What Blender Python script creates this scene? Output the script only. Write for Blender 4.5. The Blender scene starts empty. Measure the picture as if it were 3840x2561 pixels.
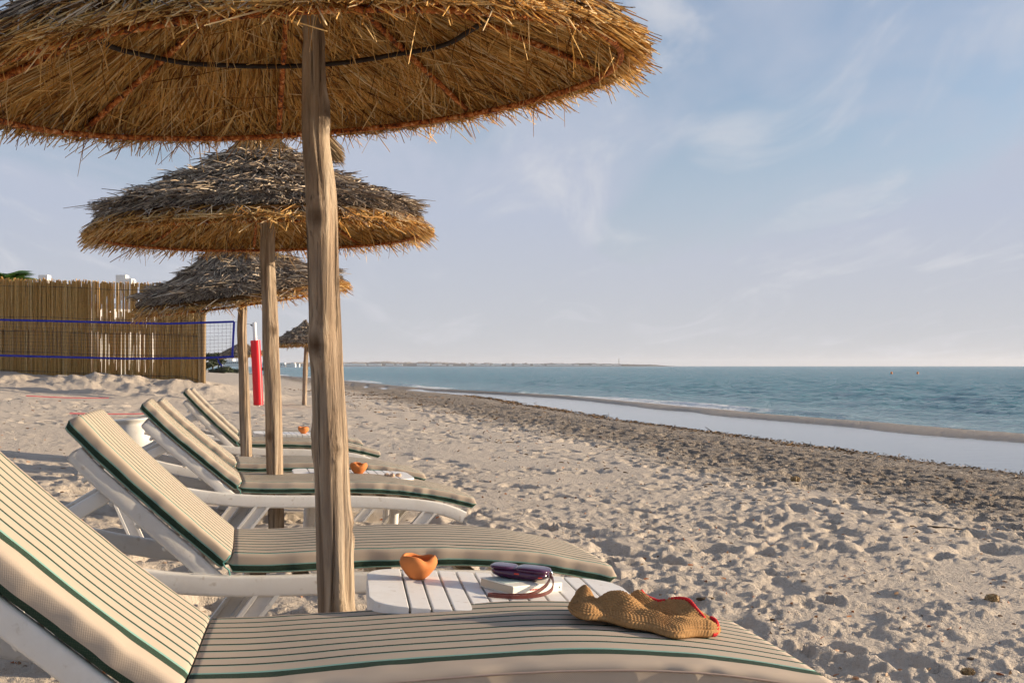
import bpy, bmesh, math, random
import numpy as np
from mathutils import Vector, Matrix, Quaternion

random.seed(7)
RNG = np.random.default_rng(11)
R_ = math.radians
SC = bpy.context.scene
COL = SC.collection

# ------------------------------------------------------------------ camera
ZC = 1.6                      # camera height above the sea
FPX, CX, CY = 1150.0, 512.0, 365.5
cam = bpy.data.cameras.new('camera')
cam.sensor_width = 36.0
cam.lens = 36.0 * FPX / 1024.0
cam.shift_y = (CY - 341.0) / 1024.0
cam.clip_start = 0.05
cam.clip_end = 30000
camo = bpy.data.objects.new('camera', cam)
COL.objects.link(camo)
camo.location = (0, 0, ZC)
camo.rotation_euler = (R_(90), 0, 0)
SC.camera = camo

# ------------------------------------------------------------------ light
SUN_EL, SUN_AZ = R_(11.0), R_(81.0)      # azimuth clockwise from +Y
sdir = Vector((math.sin(SUN_AZ) * math.cos(SUN_EL), math.cos(SUN_AZ) * math.cos(SUN_EL), math.sin(SUN_EL)))
sl = bpy.data.lights.new('sun', 'SUN')
sl.energy = 5.0
sl.angle = R_(0.53)
sl.color = (1.0, 0.81, 0.58)
so = bpy.data.objects.new('sun', sl)
COL.objects.link(so)
so.rotation_euler = sdir.to_track_quat('Z', 'Y').to_euler()
so.location = (30, -5, 20)

world = bpy.data.worlds.new('World')
SC.world = world
world.use_nodes = True
def build_world():
    nt = world.node_tree
    nt.nodes.clear()
    N, Lk = nt.nodes.new, nt.links.new
    out = N('ShaderNodeOutputWorld')
    bg = N('ShaderNodeBackground')
    sky = N('ShaderNodeTexSky')
    sky.sky_type = 'NISHITA'
    sky.sun_disc = False
    sky.sun_elevation = SUN_EL
    sky.sun_rotation = SUN_AZ
    sky.altitude = 0
    sky.air_density = 1.0
    sky.dust_density = 1.2
    sky.ozone_density = 2.2
    geo = N('ShaderNodeTexCoord')
    sep = N('ShaderNodeSeparateXYZ')
    Lk(geo.outputs['Generated'], sep.inputs[0])
    # clouds: the direction is projected on a flat cloud deck
    ad = N('ShaderNodeMath'); ad.operation = 'ADD'; ad.inputs[1].default_value = 0.10
    ab = N('ShaderNodeMath'); ab.operation = 'ABSOLUTE'
    Lk(sep.outputs['Z'], ab.inputs[0]); Lk(ab.outputs[0], ad.inputs[0])
    dx = N('ShaderNodeMath'); dx.operation = 'DIVIDE'; Lk(sep.outputs['X'], dx.inputs[0]); Lk(ad.outputs[0], dx.inputs[1])
    dy = N('ShaderNodeMath'); dy.operation = 'DIVIDE'; Lk(sep.outputs['Y'], dy.inputs[0]); Lk(ad.outputs[0], dy.inputs[1])
    cmb = N('ShaderNodeCombineXYZ'); Lk(dx.outputs[0], cmb.inputs[0]); Lk(dy.outputs[0], cmb.inputs[1])
    mp = N('ShaderNodeMapping'); mp.inputs['Scale'].default_value = (1.5, 0.5, 1); mp.inputs['Rotation'].default_value = (0, 0, R_(38)); mp.inputs['Location'].default_value = (3.1, 1.7, 0)
    Lk(cmb.outputs[0], mp.inputs[0])
    n1 = N('ShaderNodeTexNoise'); n1.inputs['Scale'].default_value = 0.9; n1.inputs['Detail'].default_value = 6; n1.inputs['Roughness'].default_value = 0.52; n1.inputs['Distortion'].default_value = 0.5
    Lk(mp.outputs[0], n1.inputs['Vector'])
    rp = N('ShaderNodeValToRGB')
    rp.color_ramp.elements[0].position = 0.38; rp.color_ramp.elements[0].color = (0, 0, 0, 1)
    rp.color_ramp.elements[1].position = 0.64; rp.color_ramp.elements[1].color = (1, 1, 1, 1)
    Lk(n1.outputs['Fac'], rp.inputs[0])
    fac = N('ShaderNodeMath'); fac.operation = 'MULTIPLY_ADD'; fac.inputs[1].default_value = 0.80; fac.inputs[2].default_value = 0.20
    Lk(rp.outputs[0], fac.inputs[0])
    scl = N('ShaderNodeMix'); scl.data_type = 'RGBA'; scl.blend_type = 'MULTIPLY'; scl.inputs['Factor'].default_value = 1.0
    Lk(sky.outputs[0], scl.inputs[6]); scl.inputs[7].default_value = (1.26, 1.20, 1.24, 1)
    # milky air low over the horizon
    hz = N('ShaderNodeMapRange'); hz.inputs['From Min'].default_value = 0.0; hz.inputs['From Max'].default_value = 0.24; hz.inputs['To Min'].default_value = 1.0; hz.inputs['To Max'].default_value = 0.0
    hz.interpolation_type = 'SMOOTHSTEP'
    Lk(ab.outputs[0], hz.inputs['Value'])
    hq = N('ShaderNodeMapRange'); hq.inputs['From Min'].default_value = 0.0; hq.inputs['From Max'].default_value = 0.13; hq.inputs['To Min'].default_value = 1.0; hq.inputs['To Max'].default_value = 0.0
    Lk(ab.outputs[0], hq.inputs['Value'])
    hc = N('ShaderNodeMix'); hc.data_type = 'RGBA'
    Lk(hq.outputs[0], hc.inputs['Factor']); hc.inputs[6].default_value = (3.5, 3.85, 4.7, 1); hc.inputs[7].default_value = (4.15, 4.2, 4.35, 1)
    f2 = N('ShaderNodeMath'); f2.operation = 'MULTIPLY_ADD'; f2.inputs[1].default_value = 1.0; f2.use_clamp = True
    Lk(hz.outputs[0], f2.inputs[0]); Lk(fac.outputs[0], f2.inputs[2]); fac = f2
    mx = N('ShaderNodeMix'); mx.data_type = 'RGBA'
    Lk(fac.outputs[0], mx.inputs['Factor']); Lk(scl.outputs[2], mx.inputs[6])
    Lk(hc.outputs[2], mx.inputs[7])
    # brighter wisps
    m2 = N('ShaderNodeMapping'); m2.inputs['Scale'].default_value = (2.6, 0.8, 1); m2.inputs['Rotation'].default_value = (0, 0, R_(60)); m2.inputs['Location'].default_value = (0.4, 2.2, 0)
    Lk(cmb.outputs[0], m2.inputs[0])
    nw = N('ShaderNodeTexNoise'); nw.inputs['Scale'].default_value = 0.8; nw.inputs['Detail'].default_value = 7; nw.inputs['Roughness'].default_value = 0.6; nw.inputs['Distortion'].default_value = 0.8
    Lk(m2.outputs[0], nw.inputs['Vector'])
    rw = N('ShaderNodeMapRange'); rw.inputs['From Min'].default_value = 0.50; rw.inputs['From Max'].default_value = 0.75; rw.inputs['To Max'].default_value = 0.75; rw.interpolation_type = 'SMOOTHSTEP'
    Lk(nw.outputs['Fac'], rw.inputs['Value'])
    mw = N('ShaderNodeMix'); mw.data_type = 'RGBA'; Lk(rw.outputs[0], mw.inputs['Factor']); Lk(mx.outputs[2], mw.inputs[6]); mw.inputs[7].default_value = (4.8, 4.85, 5.2, 1); mx = mw
    Lk(mx.outputs[2], bg.inputs['Color'])
    bg.inputs['Strength'].default_value = 0.081
    Lk(bg.outputs[0], out.inputs['Surface'])
build_world()

SC.view_settings.view_transform = 'Standard'
SC.view_settings.look = 'None'
SC.view_settings.exposure = 0.80
SC.view_settings.gamma = 1.0
SC.view_settings.use_curve_mapping = False
SC.render.engine = 'CYCLES'
SC.cycles.max_bounces = 5
SC.cycles.diffuse_bounces = 3
SC.cycles.transparent_max_bounces = 6
SC.cycles.use_denoising = True
SC.cycles.use_adaptive_sampling = True
SC.cycles.adaptive_threshold = 0.03
SC.cycles.adaptive_min_samples = 16

# ------------------------------------------------------------------ helpers
def tag(o, label=None, cat=None, group=None, kind=None):
    if label: o['label'] = label
    if cat: o['category'] = cat
    if group: o['group'] = group
    if kind: o['kind'] = kind
    return o

def empty(name, loc, rot=(0, 0, 0)):
    o = bpy.data.objects.new(name, None)
    COL.objects.link(o)
    o.location = loc
    o.rotation_euler = rot
    o.empty_display_size = 0.1
    return o

def link(name, me, mat, parent=None, loc=None):
    o = bpy.data.objects.new(name, me)
    COL.objects.link(o)
    if mat is not None and len(me.materials) == 0:
        me.materials.append(mat)
    if parent is not None: o.parent = parent
    if loc is not None: o.location = loc
    return o

def mesh_np(name, V, F, smooth=True, uv=None):
    """V (n,3), F (m,k) all faces with k corners"""
    V = np.asarray(V, np.float32); F = np.asarray(F, np.int32)
    me = bpy.data.meshes.new(name)
    k = F.shape[1]; m = F.shape[0]
    me.vertices.add(len(V)); me.vertices.foreach_set('co', V.ravel())
    me.loops.add(m * k); me.loops.foreach_set('vertex_index', F.ravel())
    me.polygons.add(m); me.polygons.foreach_set('loop_start', np.arange(0, m * k, k, dtype=np.int32))
    try: me.polygons.foreach_set('loop_total', np.full(m, k, np.int32))
    except Exception: pass
    me.polygons.foreach_set('use_smooth', np.full(m, smooth, bool))
    if uv is not None:
        l = me.uv_layers.new(name='UVMap')
        l.data.foreach_set('uv', np.asarray(uv, np.float32)[F.ravel()].ravel())
    me.update(); me.validate()
    return me

def fattr(me, name, vals):
    a = me.attributes.new(name, 'FLOAT', 'POINT')
    a.data.foreach_set('value', np.asarray(vals, np.float32))

def grid_faces(nr, nc, closed=False):
    r = np.arange(nr - 1)[:, None]; c = np.arange(nc if closed else nc - 1)[None, :]
    a = r * nc + c; b = r * nc + (c + 1) % nc
    return np.stack([a, b, b + nc, a + nc], -1).reshape(-1, 4)

class MB:
    """collects shapes into one mesh"""
    def __init__(s): s.V = []; s.F = []
    def add(s, V, F):
        o = len(s.V); s.V += [tuple(v) for v in V]; s.F += [tuple(i + o for i in f) for f in F]; return s
    def box(s, c, d, rot=None, bev=0.0):
        x, y, z = d[0] / 2, d[1] / 2, d[2] / 2
        if bev <= 0:
            P = [Vector((a * x, b * y, e * z)) for a in (-1, 1) for b in (-1, 1) for e in (-1, 1)]
            F = [(0, 1, 3, 2), (4, 6, 7, 5), (0, 4, 5, 1), (2, 3, 7, 6), (0, 2, 6, 4), (1, 5, 7, 3)]
        else:
            bm = bmesh.new(); bmesh.ops.create_cube(bm, size=1.0)
            for v in bm.verts: v.co = Vector((v.co.x * d[0], v.co.y * d[1], v.co.z * d[2]))
            bmesh.ops.bevel(bm, geom=bm.edges[:], offset=bev, segments=2, affect='EDGES', profile=0.5)
            bm.verts.index_update()
            P = [v.co.copy() for v in bm.verts]; F = [[v.index for v in f.verts] for f in bm.faces]; bm.free()
        if rot is not None: P = [rot @ p for p in P]
        c = Vector(c)
        return s.add([p + c for p in P], F)
    def tube(s, pts, rad, n=8, cap=True):
        pts = [Vector(p) for p in pts]; rs = rad if hasattr(rad, '__len__') else [rad] * len(pts)
        V = []; F = []; ref = None
        for i, p in enumerate(pts):
            t = (pts[min(i + 1, len(pts) - 1)] - pts[max(i - 1, 0)]).normalized()
            if ref is None: ref = t.orthogonal().normalized()
            ref = (ref - t * ref.dot(t)).normalized(); b = t.cross(ref)
            for k in range(n):
                a = 2 * math.pi * k / n
                V.append(p + (ref * math.cos(a) + b * math.sin(a)) * rs[i])
        for i in range(len(pts) - 1):
            for k in range(n):
                a = i * n + k; b_ = i * n + (k + 1) % n; F.append((a, b_, b_ + n, a + n))
        if cap: F.append(tuple(range(n - 1, -1, -1))); F.append(tuple(range((len(pts) - 1) * n, len(pts) * n)))
        return s.add(V, F)
    def sweep(s, pts, prof, side=Vector((0, 1, 0))):
        """closed 2-D profile (a along side, b along the in-plane normal) swept along pts"""
        pts = [Vector(p) for p in pts]; n = len(prof); V = []; F = []
        for i, p in enumerate(pts):
            t = (pts[min(i + 1, len(pts) - 1)] - pts[max(i - 1, 0)]).normalized()
            nn = t.cross(side).normalized() * -1
            for a, b in prof: V.append(p + side * a + nn * b)
        for i in range(len(pts) - 1):
            for k in range(n):
                a = i * n + k; b_ = i * n + (k + 1) % n; F.append((a, a + n, b_ + n, b_))
        F.append(tuple(range(n))); F.append(tuple(range(len(pts) * n - 1, (len(pts) - 1) * n - 1, -1)))
        return s.add(V, F)
    def mesh(s, name, smooth=False, angle=None):
        me = bpy.data.meshes.new(name); me.from_pydata([tuple(v) for v in s.V], [], s.F); me.update()
        bm = bmesh.new(); bm.from_mesh(me); bmesh.ops.recalc_face_normals(bm, faces=bm.faces[:]); bm.to_mesh(me); bm.free()
        if smooth:
            me.polygons.foreach_set('use_smooth', [True] * len(me.polygons))
            if angle: me.set_sharp_from_angle(angle=angle)
        return me
    def build(s, name, mat, parent=None, smooth=False, angle=None, loc=None):
        return link(name, s.mesh(name, smooth, angle), mat, parent, loc)

def rrect(w, h, r, n=3):
    P = []
    for cx, cy, a0 in ((w/2-r, h/2-r, 0), (-w/2+r, h/2-r, 90), (-w/2+r, -h/2+r, 180), (w/2-r, -h/2+r, 270)):
        for i in range(n + 1):
            a = R_(a0 + 90 * i / n); P.append((cx + r * math.cos(a), cy + r * math.sin(a)))
    return P

def spline(pts, n):
    """Catmull-Rom through 2-D/3-D points"""
    P = [np.array(p, float) for p in pts]; P = [2*P[0]-P[1]] + P + [2*P[-1]-P[-2]]
    out = []; m = len(P) - 3
    for i in range(n):
        t = i / (n - 1) * m; k = min(int(t), m - 1); f = t - k
        a, b, c, d = P[k:k+4]
        out.append(0.5 * ((2*b) + (-a + c)*f + (2*a - 5*b + 4*c - d)*f*f + (-a + 3*b - 3*c + d)*f**3))
    return np.array(out)

_tab = np.random.default_rng(3).random((256, 256)).astype(np.float64)
def vnoise(x, y, seed=0):
    x = np.asarray(x, float) + seed * 17.31; y = np.asarray(y, float) + seed * 9.77
    xi = np.floor(x).astype(int); yi = np.floor(y).astype(int)
    fx = x - xi; fy = y - yi
    fx = fx*fx*fx*(fx*(fx*6-15)+10); fy = fy*fy*fy*(fy*(fy*6-15)+10)
    a = _tab[xi & 255, yi & 255]; b = _tab[(xi+1) & 255, yi & 255]; c = _tab[xi & 255, (yi+1) & 255]; d = _tab[(xi+1) & 255, (yi+1) & 255]
    return (a*(1-fx)+b*fx)*(1-fy) + (c*(1-fx)+d*fx)*fy - 0.5
def fbm(x, y, oct=4, seed=0, gain=0.5):
    s = 0; a = 1; f = 1
    for i in range(oct):
        s = s + a * vnoise(x*f, y*f, seed + i*3.7); a *= gain; f *= 2.03
    return s

# ------------------------------------------------------------------ materials
class NT:
    def __init__(s, name):
        s.m = bpy.data.materials.new(name); s.m.use_nodes = True
        s.t = s.m.node_tree; s.b = s.t.nodes['Principled BSDF']; s.out = s.t.nodes['Material Output']
    def n(s, typ, **kw):
        nd = s.t.nodes.new('ShaderNode' + typ)
        for k, v in kw.items():
            if k in nd.inputs: nd.inputs[k].default_value = v
            else: setattr(nd, k, v)
        return nd
    def l(s, a, b): s.t.links.new(a, b)
    def coord(s, which='Object', scale=(1, 1, 1), rot=(0, 0, 0)):
        tc = s.n('TexCoord'); mp = s.n('Mapping'); mp.inputs['Scale'].default_value = scale; mp.inputs['Rotation'].default_value = rot
        s.l(tc.outputs[which], mp.inputs[0]); return mp.outputs[0]
    def noise(s, vec, scale, detail=4, rough=0.55, dist=0):
        n = s.n('TexNoise'); n.inputs['Scale'].default_value = scale; n.inputs['Detail'].default_value = detail
        n.inputs['Roughness'].default_value = rough; n.inputs['Distortion'].default_value = dist
        if vec is not None: s.l(vec, n.inputs['Vector'])
        return n.outputs['Fac']
    def ramp(s, fac, stops, interp='LINEAR'):
        r = s.n('ValToRGB'); e = r.color_ramp.elements; r.color_ramp.interpolation = interp
        while len(e) < len(stops): e.new(0.5)
        for i, (p, c) in enumerate(stops):
            e[i].position = p; e[i].color = (c, c, c, 1) if not hasattr(c, '__len__') else (*c[:3], 1)
        s.l(fac, r.inputs[0]); return r.outputs[0]
    def mix(s, fac, a, b, mode='MIX'):
        m = s.n('Mix', data_type='RGBA', blend_type=mode)
        for v, k in ((fac, 0), (a, 6), (b, 7)):
            if hasattr(v, 'is_linked') or hasattr(v, 'links'): s.l(v, m.inputs[k])
            else: m.inputs[k].default_value = v if k == 0 else (*v[:3], 1)
        return m.outputs[2]
    def math(s, op, a, b=0.0, c=None):
        m = s.n('Math', operation=op)
        for v, k in ((a, 0), (b, 1), (c, 2)):
            if v is None: continue
            if hasattr(v, 'links'): s.l(v, m.inputs[k])
            else: m.inputs[k].default_value = v
        return m.outputs[0]
    def bump(s, h, strength=0.3, dist=0.01, base=None):
        b = s.n('Bump'); b.inputs['Strength'].default_value = strength; b.inputs['Distance'].default_value = dist
        s.l(h, b.inputs['Height'])
        if base is not None: s.l(base, b.inputs['Normal'])
        s.l(b.outputs[0], s.b.inputs['Normal']); return b.outputs[0]
    def set(s, color=None, rough=None, spec=None, metal=None):
        for v, k in ((color, 'Base Color'), (rough, 'Roughness'), (spec, 'Specular IOR Level'), (metal, 'Metallic')):
            if v is None: continue
            if hasattr(v, 'links'): s.l(v, s.b.inputs[k])
            else: s.b.inputs[k].default_value = (*v[:3], 1) if k == 'Base Color' else v
        return s
M = {}

def m_plastic(name, c, dirt=(0.42, 0.34, 0.24)):
    t = NT(name); v = t.coord()
    n = t.noise(v, 6, 6, 0.65); n2 = t.noise(v, 40, 3)
    f = t.ramp(n, [(0.47, 0), (0.72, 0.55)])
    f2 = t.ramp(n2, [(0.62, 0), (0.75, 0.5)])
    col = t.mix(f, c, [a * 0.55 + b * 0.45 for a, b in zip(c, dirt)])
    col = t.mix(f2, col, dirt)
    t.set(col, t.ramp(n, [(0.3, 0.42), (0.7, 0.62)]), 0.4); t.bump(n2, 0.08, 0.002)
    return t.m
M['plastic'] = m_plastic('white_plastic', (0.74, 0.71, 0.66))
M['table'] = m_plastic('white_table_plastic', (0.78, 0.76, 0.73))

def m_flat(name, c, rough=0.5, spec=0.4, metal=0, var=0.12, sc=20, bump=0.05):
    t = NT(name); v = t.coord(); n = t.noise(v, sc, 4)
    d = [max(0, x * (1 - var)) for x in c]; e = [min(1, x * (1 + var)) for x in c]
    t.set(t.mix(n, d, e), rough, spec, metal)
    if bump: t.bump(n, bump, 0.003)
    return t.m

def m_straw(name, cols, rough=0.55, spec=0.25, transl=0.0):
    t = NT(name); g = t.n('NewGeometry')
    rnd = g.outputs['Random Per Island']
    col = t.ramp(rnd, [(i / (len(cols) - 1), c) for i, c in enumerate(cols)])
    v = t.coord(); n = t.noise(v, 14, 3)
    col = t.mix(t.ramp(n, [(0.40, 0.0), (0.80, 0.35)]), col, [x * 0.45 for x in cols[0]])
    t.set(col, rough, spec)
    if transl > 0:
        tr = t.n('BsdfTranslucent'); t.l(col, tr.inputs['Color']); mx = t.n('MixShader'); mx.inputs[0].default_value = transl
        t.l(t.b.outputs[0], mx.inputs[1]); t.l(tr.outputs[0], mx.inputs[2]); t.l(mx.outputs[0], t.out.inputs['Surface'])
    return t.m
M['straw_under'] = m_straw('golden_straw', [(0.14, 0.05, 0.012), (0.54, 0.26, 0.06), (0.78, 0.45, 0.13), (0.86, 0.58, 0.23), (0.90, 0.72, 0.44)], transl=0.22)
M['straw_top'] = m_straw('weathered_straw', [(0.06, 0.045, 0.035), (0.20, 0.15, 0.11), (0.36, 0.275, 0.20), (0.54, 0.43, 0.31), (0.72, 0.60, 0.44)])
M['straw_pale'] = m_straw('pale_straw', [(0.32, 0.20, 0.09), (0.50, 0.35, 0.18), (0.62, 0.48, 0.28)])
M['thatch_core'] = m_flat('thatch_core', (0.10, 0.048, 0.016), 0.9, 0.1, 0, 0.5, 30, 0.6)
M['reed'] = m_straw('reed', [(0.58, 0.33, 0.10), (0.72, 0.45, 0.15), (0.82, 0.55, 0.21), (0.88, 0.67, 0.33)], transl=0.40)
M['reed_post'] = m_flat('reed_bundle', (0.56, 0.34, 0.13), 0.6, 0.3, 0, 0.35, 30, 0.3)

def m_rust():
    t = NT('rusty_iron'); v = t.coord(); n = t.noise(v, 60, 4, 0.7)
    col = t.ramp(n, [(0.38, (0.05, 0.02, 0.014)), (0.48, (0.34, 0.09, 0.02)), (0.58, (0.58, 0.22, 0.06)), (0.68, (0.75, 0.52, 0.30))])
    t.set(col, 0.8, 0.2); t.bump(n, 0.5, 0.004); return t.m
M['rust'] = m_rust()
M['iron'] = m_flat('dark_iron', (0.025, 0.018, 0.015), 0.7, 0.3, 0, 0.4, 40)

def m_wood():
    t = NT('weathered_wood')
    v = t.coord('Object', (16, 16, 0.8)); n = t.noise(v, 1.5, 9, 0.66, 0.8)
    v2 = t.coord('Object', (46, 46, 0.9)); n2 = t.noise(v2, 1.0, 5, 0.6, 0.5)
    v3 = t.coord('Object', (5, 5, 2.6)); n3 = t.noise(v3, 1.4, 6, 0.65)
    col = t.ramp(n, [(0.32, (0.10, 0.068, 0.045)), (0.44, (0.30, 0.215, 0.145)), (0.56, (0.45, 0.35, 0.25)), (0.72, (0.56, 0.47, 0.365))])
    col = t.mix(t.ramp(n3, [(0.46, 0), (0.70, 0.75)]), col, (0.235, 0.185, 0.145))
    crack = t.ramp(n2, [(0.30, 1.0), (0.40, 0.0)])
    col = t.mix(t.math('MULTIPLY', crack, 0.85), col, (0.055, 0.035, 0.022))
    kn = t.n('Attribute', attribute_name='knot')
    kv = t.ramp(n3, [(0.35, 0.35), (0.6, 1.0)])
    col = t.mix(t.math('MULTIPLY', kv, t.ramp(kn.outputs['Fac'], [(0.35, 0), (0.7, 0.6), (1, 1.0)])), col, (0.10, 0.06, 0.035))
    t.set(col, 0.85, 0.12)
    h = t.math('MULTIPLY_ADD', n, 1.0, t.math('MULTIPLY', crack, -0.55))
    t.bump(h, 1.0, 0.022); return t.m
M['wood'] = m_wood()
M['knot'] = m_flat('wood_knot', (0.13, 0.075, 0.04), 0.85, 0.1, 0, 0.5, 60, 0.5)

BEIGE = (0.47, 0.39, 0.31); GREEN = (0.012, 0.035, 0.024); TURQ = (0.20, 0.36, 0.31)
def m_fabric(name, spacing, start, nlines, bands, tw=0.0098):
    """stripes run along the cushion: v (metres, wrapped round the cushion) sets the colour"""
    t = NT(name); tc = t.n('TexCoord'); sp = t.n('SeparateXYZ'); t.l(tc.outputs['UV'], sp.inputs[0])
    w = sp.outputs[1]; u = sp.outputs[0]
    # woven ground
    wx = t.math('SINE', t.math('MULTIPLY', u, 1500.0)); wy = t.math('SINE', t.math('MULTIPLY', w, 1500.0))
    weave = t.math('MULTIPLY', wx, wy)
    big = t.noise(t.coord('UV', (3, 6, 1)), 2.0, 4)
    ground = t.mix(t.ramp(big, [(0.35, 0), (0.7, 0.35)]), BEIGE, (0.40, 0.325, 0.255))
    ground = t.mix(t.math('MULTIPLY_ADD', weave, 0.10, 0.10), ground, (0.30, 0.22, 0.17))
    # thin lines
    q = t.math('SUBTRACT', w, start); k = t.math('DIVIDE', q, spacing); fr = t.math('MULTIPLY', t.math('FRACT', k), spacing)
    ok = t.math('MULTIPLY', t.math('GREATER_THAN', q, 0.0), t.math('LESS_THAN', q, spacing * (nlines - 1) + 0.02))
    gl = t.math('MULTIPLY', t.math('LESS_THAN', fr, tw), ok)
    tl = t.math('MULTIPLY', t.math('LESS_THAN', fr, tw * 1.45), ok)
    col = t.mix(tl, ground, [a * .6 + b * .4 for a, b in zip(TURQ, BEIGE)]); col = t.mix(gl, col, GREEN)
    for a, b, c in bands:
        f = t.math('MULTIPLY', t.math('GREATER_THAN', w, a), t.math('LESS_THAN', w, b))
        cc = {'g': GREEN, 't': TURQ, 'b': (0.004, 0.012, 0.010)}[c]
        if c == 'g':
            chk = t.math('GREATER_THAN', weave, 0.35)
            cc = t.mix(t.math('MULTIPLY', chk, 0.22), GREEN, (0.30, 0.30, 0.20))
        col = t.mix(f, col, cc)
    t.set(col, 0.85, 0.15)
    t.bump(weave, 0.18, 0.001); return t.m
M['fabric_wide'] = m_fabric('striped_canvas_wide', 0.053, 0.022, 9,
    [(0.503, 0.513, 't'), (0.513, 0.546, 'g'), (0.638, 0.660, 'g'), (0.660, 0.665, 't'), (0.665, 0.69, 'b')])
M['fabric'] = m_fabric('striped_canvas', 0.0605, 0.035, 9, tw=0.0125, bands=
    [(0.576, 0.586, 'g'), (0.586, 0.592, 't'), (0.628, 0.632, 't'), (0.632, 0.649, 'g'), (0.649, 0.654, 't')])
M['cord'] = m_flat('tie_cord', (0.10, 0.30, 0.27), 0.7)
M['seam'] = m_flat('seam_thread', (0.36, 0.27, 0.22), 0.8)
M['terracotta'] = m_flat('terracotta', (0.60, 0.205, 0.06), 0.75, 0.25, 0, 0.18, 25, 0.15)
M['paper'] = m_flat('book_paper', (0.66, 0.56, 0.42), 0.8, 0.2, 0, 0.06, 8)
M['cover'] = m_flat('book_cover', (0.80, 0.77, 0.68), 0.45, 0.5, 0, 0.05, 5)
M['cover_blue'] = m_flat('book_cover_tint', (0.42, 0.52, 0.50), 0.45, 0.5, 0, 0.2, 9)
M['redink'] = m_flat('red_print', (0.55, 0.03, 0.03), 0.6)
M['purple'] = m_flat('purple_patent_leather', (0.060, 0.010, 0.045), 0.16, 0.7, 0, 0.25, 12, 0.03)
M['redlining'] = m_flat('red_lining', (0.62, 0.05, 0.03), 0.5)
M['strap'] = m_flat('brown_leather_strap', (0.13, 0.030, 0.022), 0.35, 0.5, 0, 0.2, 30)
M['steel'] = m_flat('steel_ring', (0.7, 0.7, 0.72), 0.22, 0.5, 1.0, 0.05, 10, 0)
M['knit'] = m_flat('tan_knit', (0.36, 0.205, 0.088), 0.9, 0.1, 0, 0.35, 90, 0.3)
M['redyarn'] = m_flat('red_yarn', (0.60, 0.03, 0.035), 0.85, 0.15, 0, 0.25, 60, 0.3)
M['redpad'] = m_flat('red_vinyl', (0.72, 0.012, 0.020), 0.38, 0.4, 0, 0.06, 5)
M['whitepost'] = m_flat('white_post_paint', (0.75, 0.75, 0.75), 0.4)
M['blue'] = m_flat('blue_tape', (0.012, 0.022, 0.30), 0.6)
M['netline'] = m_flat('net_cord', (0.06, 0.05, 0.06), 0.8)
M['redtape'] = m_flat('red_tape', (0.20, 0.012, 0.022), 0.6)
M['urn'] = m_plastic('urn_paint', (0.62, 0.60, 0.56))
M['shell'] = m_flat('shell', (0.62, 0.42, 0.28), 0.5, 0.4, 0, 0.35, 60)
M['render_white'] = m_flat('white_render', (0.80, 0.78, 0.74), 0.85, 0.2, 0, 0.06, 2)
M['glass_dark'] = m_flat('dark_window', (0.05, 0.06, 0.07), 0.2, 0.5, 0, 0.2, 2)
M['palm'] = m_straw('palm_leaf', [(0.05, 0.12, 0.02), (0.10, 0.20, 0.035), (0.16, 0.28, 0.05)], transl=0.15)
M['bush'] = m_straw('bush_leaf', [(0.022, 0.036, 0.012), (0.045, 0.062, 0.022), (0.08, 0.09, 0.035)])
M['bark'] = m_flat('bark', (0.10, 0.07, 0.045), 0.9, 0.1, 0, 0.4, 12, 0.4)
M['buoy'] = m_flat('orange_buoy', (0.72, 0.22, 0.04), 0.5)
M['weed'] = m_straw('dry_seagrass', [(0.035, 0.020, 0.010), (0.10, 0.055, 0.022), (0.24, 0.13, 0.05), (0.42, 0.26, 0.12)])
M['chip'] = m_straw('shell_chip', [(0.30, 0.10, 0.04), (0.46, 0.22, 0.10), (0.55, 0.42, 0.30), (0.20, 0.11, 0.05), (0.62, 0.54, 0.44)])
M['land'] = m_flat('far_land', (0.17, 0.145, 0.12), 0.95, 0.05, 0, 0.4, 0.02, 0)

# ------------------------------------------------------------------ beach frame
TH = math.atan(312.0 / 1150.0); CT, ST = math.cos(TH), math.sin(TH)
def uv_of(X, Y): return X * CT + Y * ST, -X * ST + Y * CT
def xy_of(u, v): return u * CT - v * ST, u * ST + v * CT
GU = [-60, -30, -15, -8, -5, -2.5, -1, 0, 1.5, 3, 6, 9, 11.4, 12.0]
GZ = [1.55, 1.45, 1.36, 1.16, 1.0, 0.82, 0.70, 0.625, 0.55, 0.475, 0.32, 0.16, 0.03, 0.0]
EV = [0, 18, 31, 44, 56, 66, 74, 84, 130, 200, 400, 1000, 6000]           # along-shore stations
EN = [11.8, 11.9, 12.2, 13.2, 14.1, 14.0, 13.2, 12.2, 12.0, 10.5, 3, -40, -420]    # lagoon, land side
EF = [16.5, 16.4, 16.0, 16.5, 17.2, 15.3, 14.0, 12.3, 12.1, 10.6, 3.1, -39.9, -419]  # lagoon, bar side
ES = [18.7, 18.6, 18.0, 18.2, 18.6, 17.4, 16.2, 15.5, 15.0, 12.8, 5, -38, -415]      # sea edge
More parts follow.
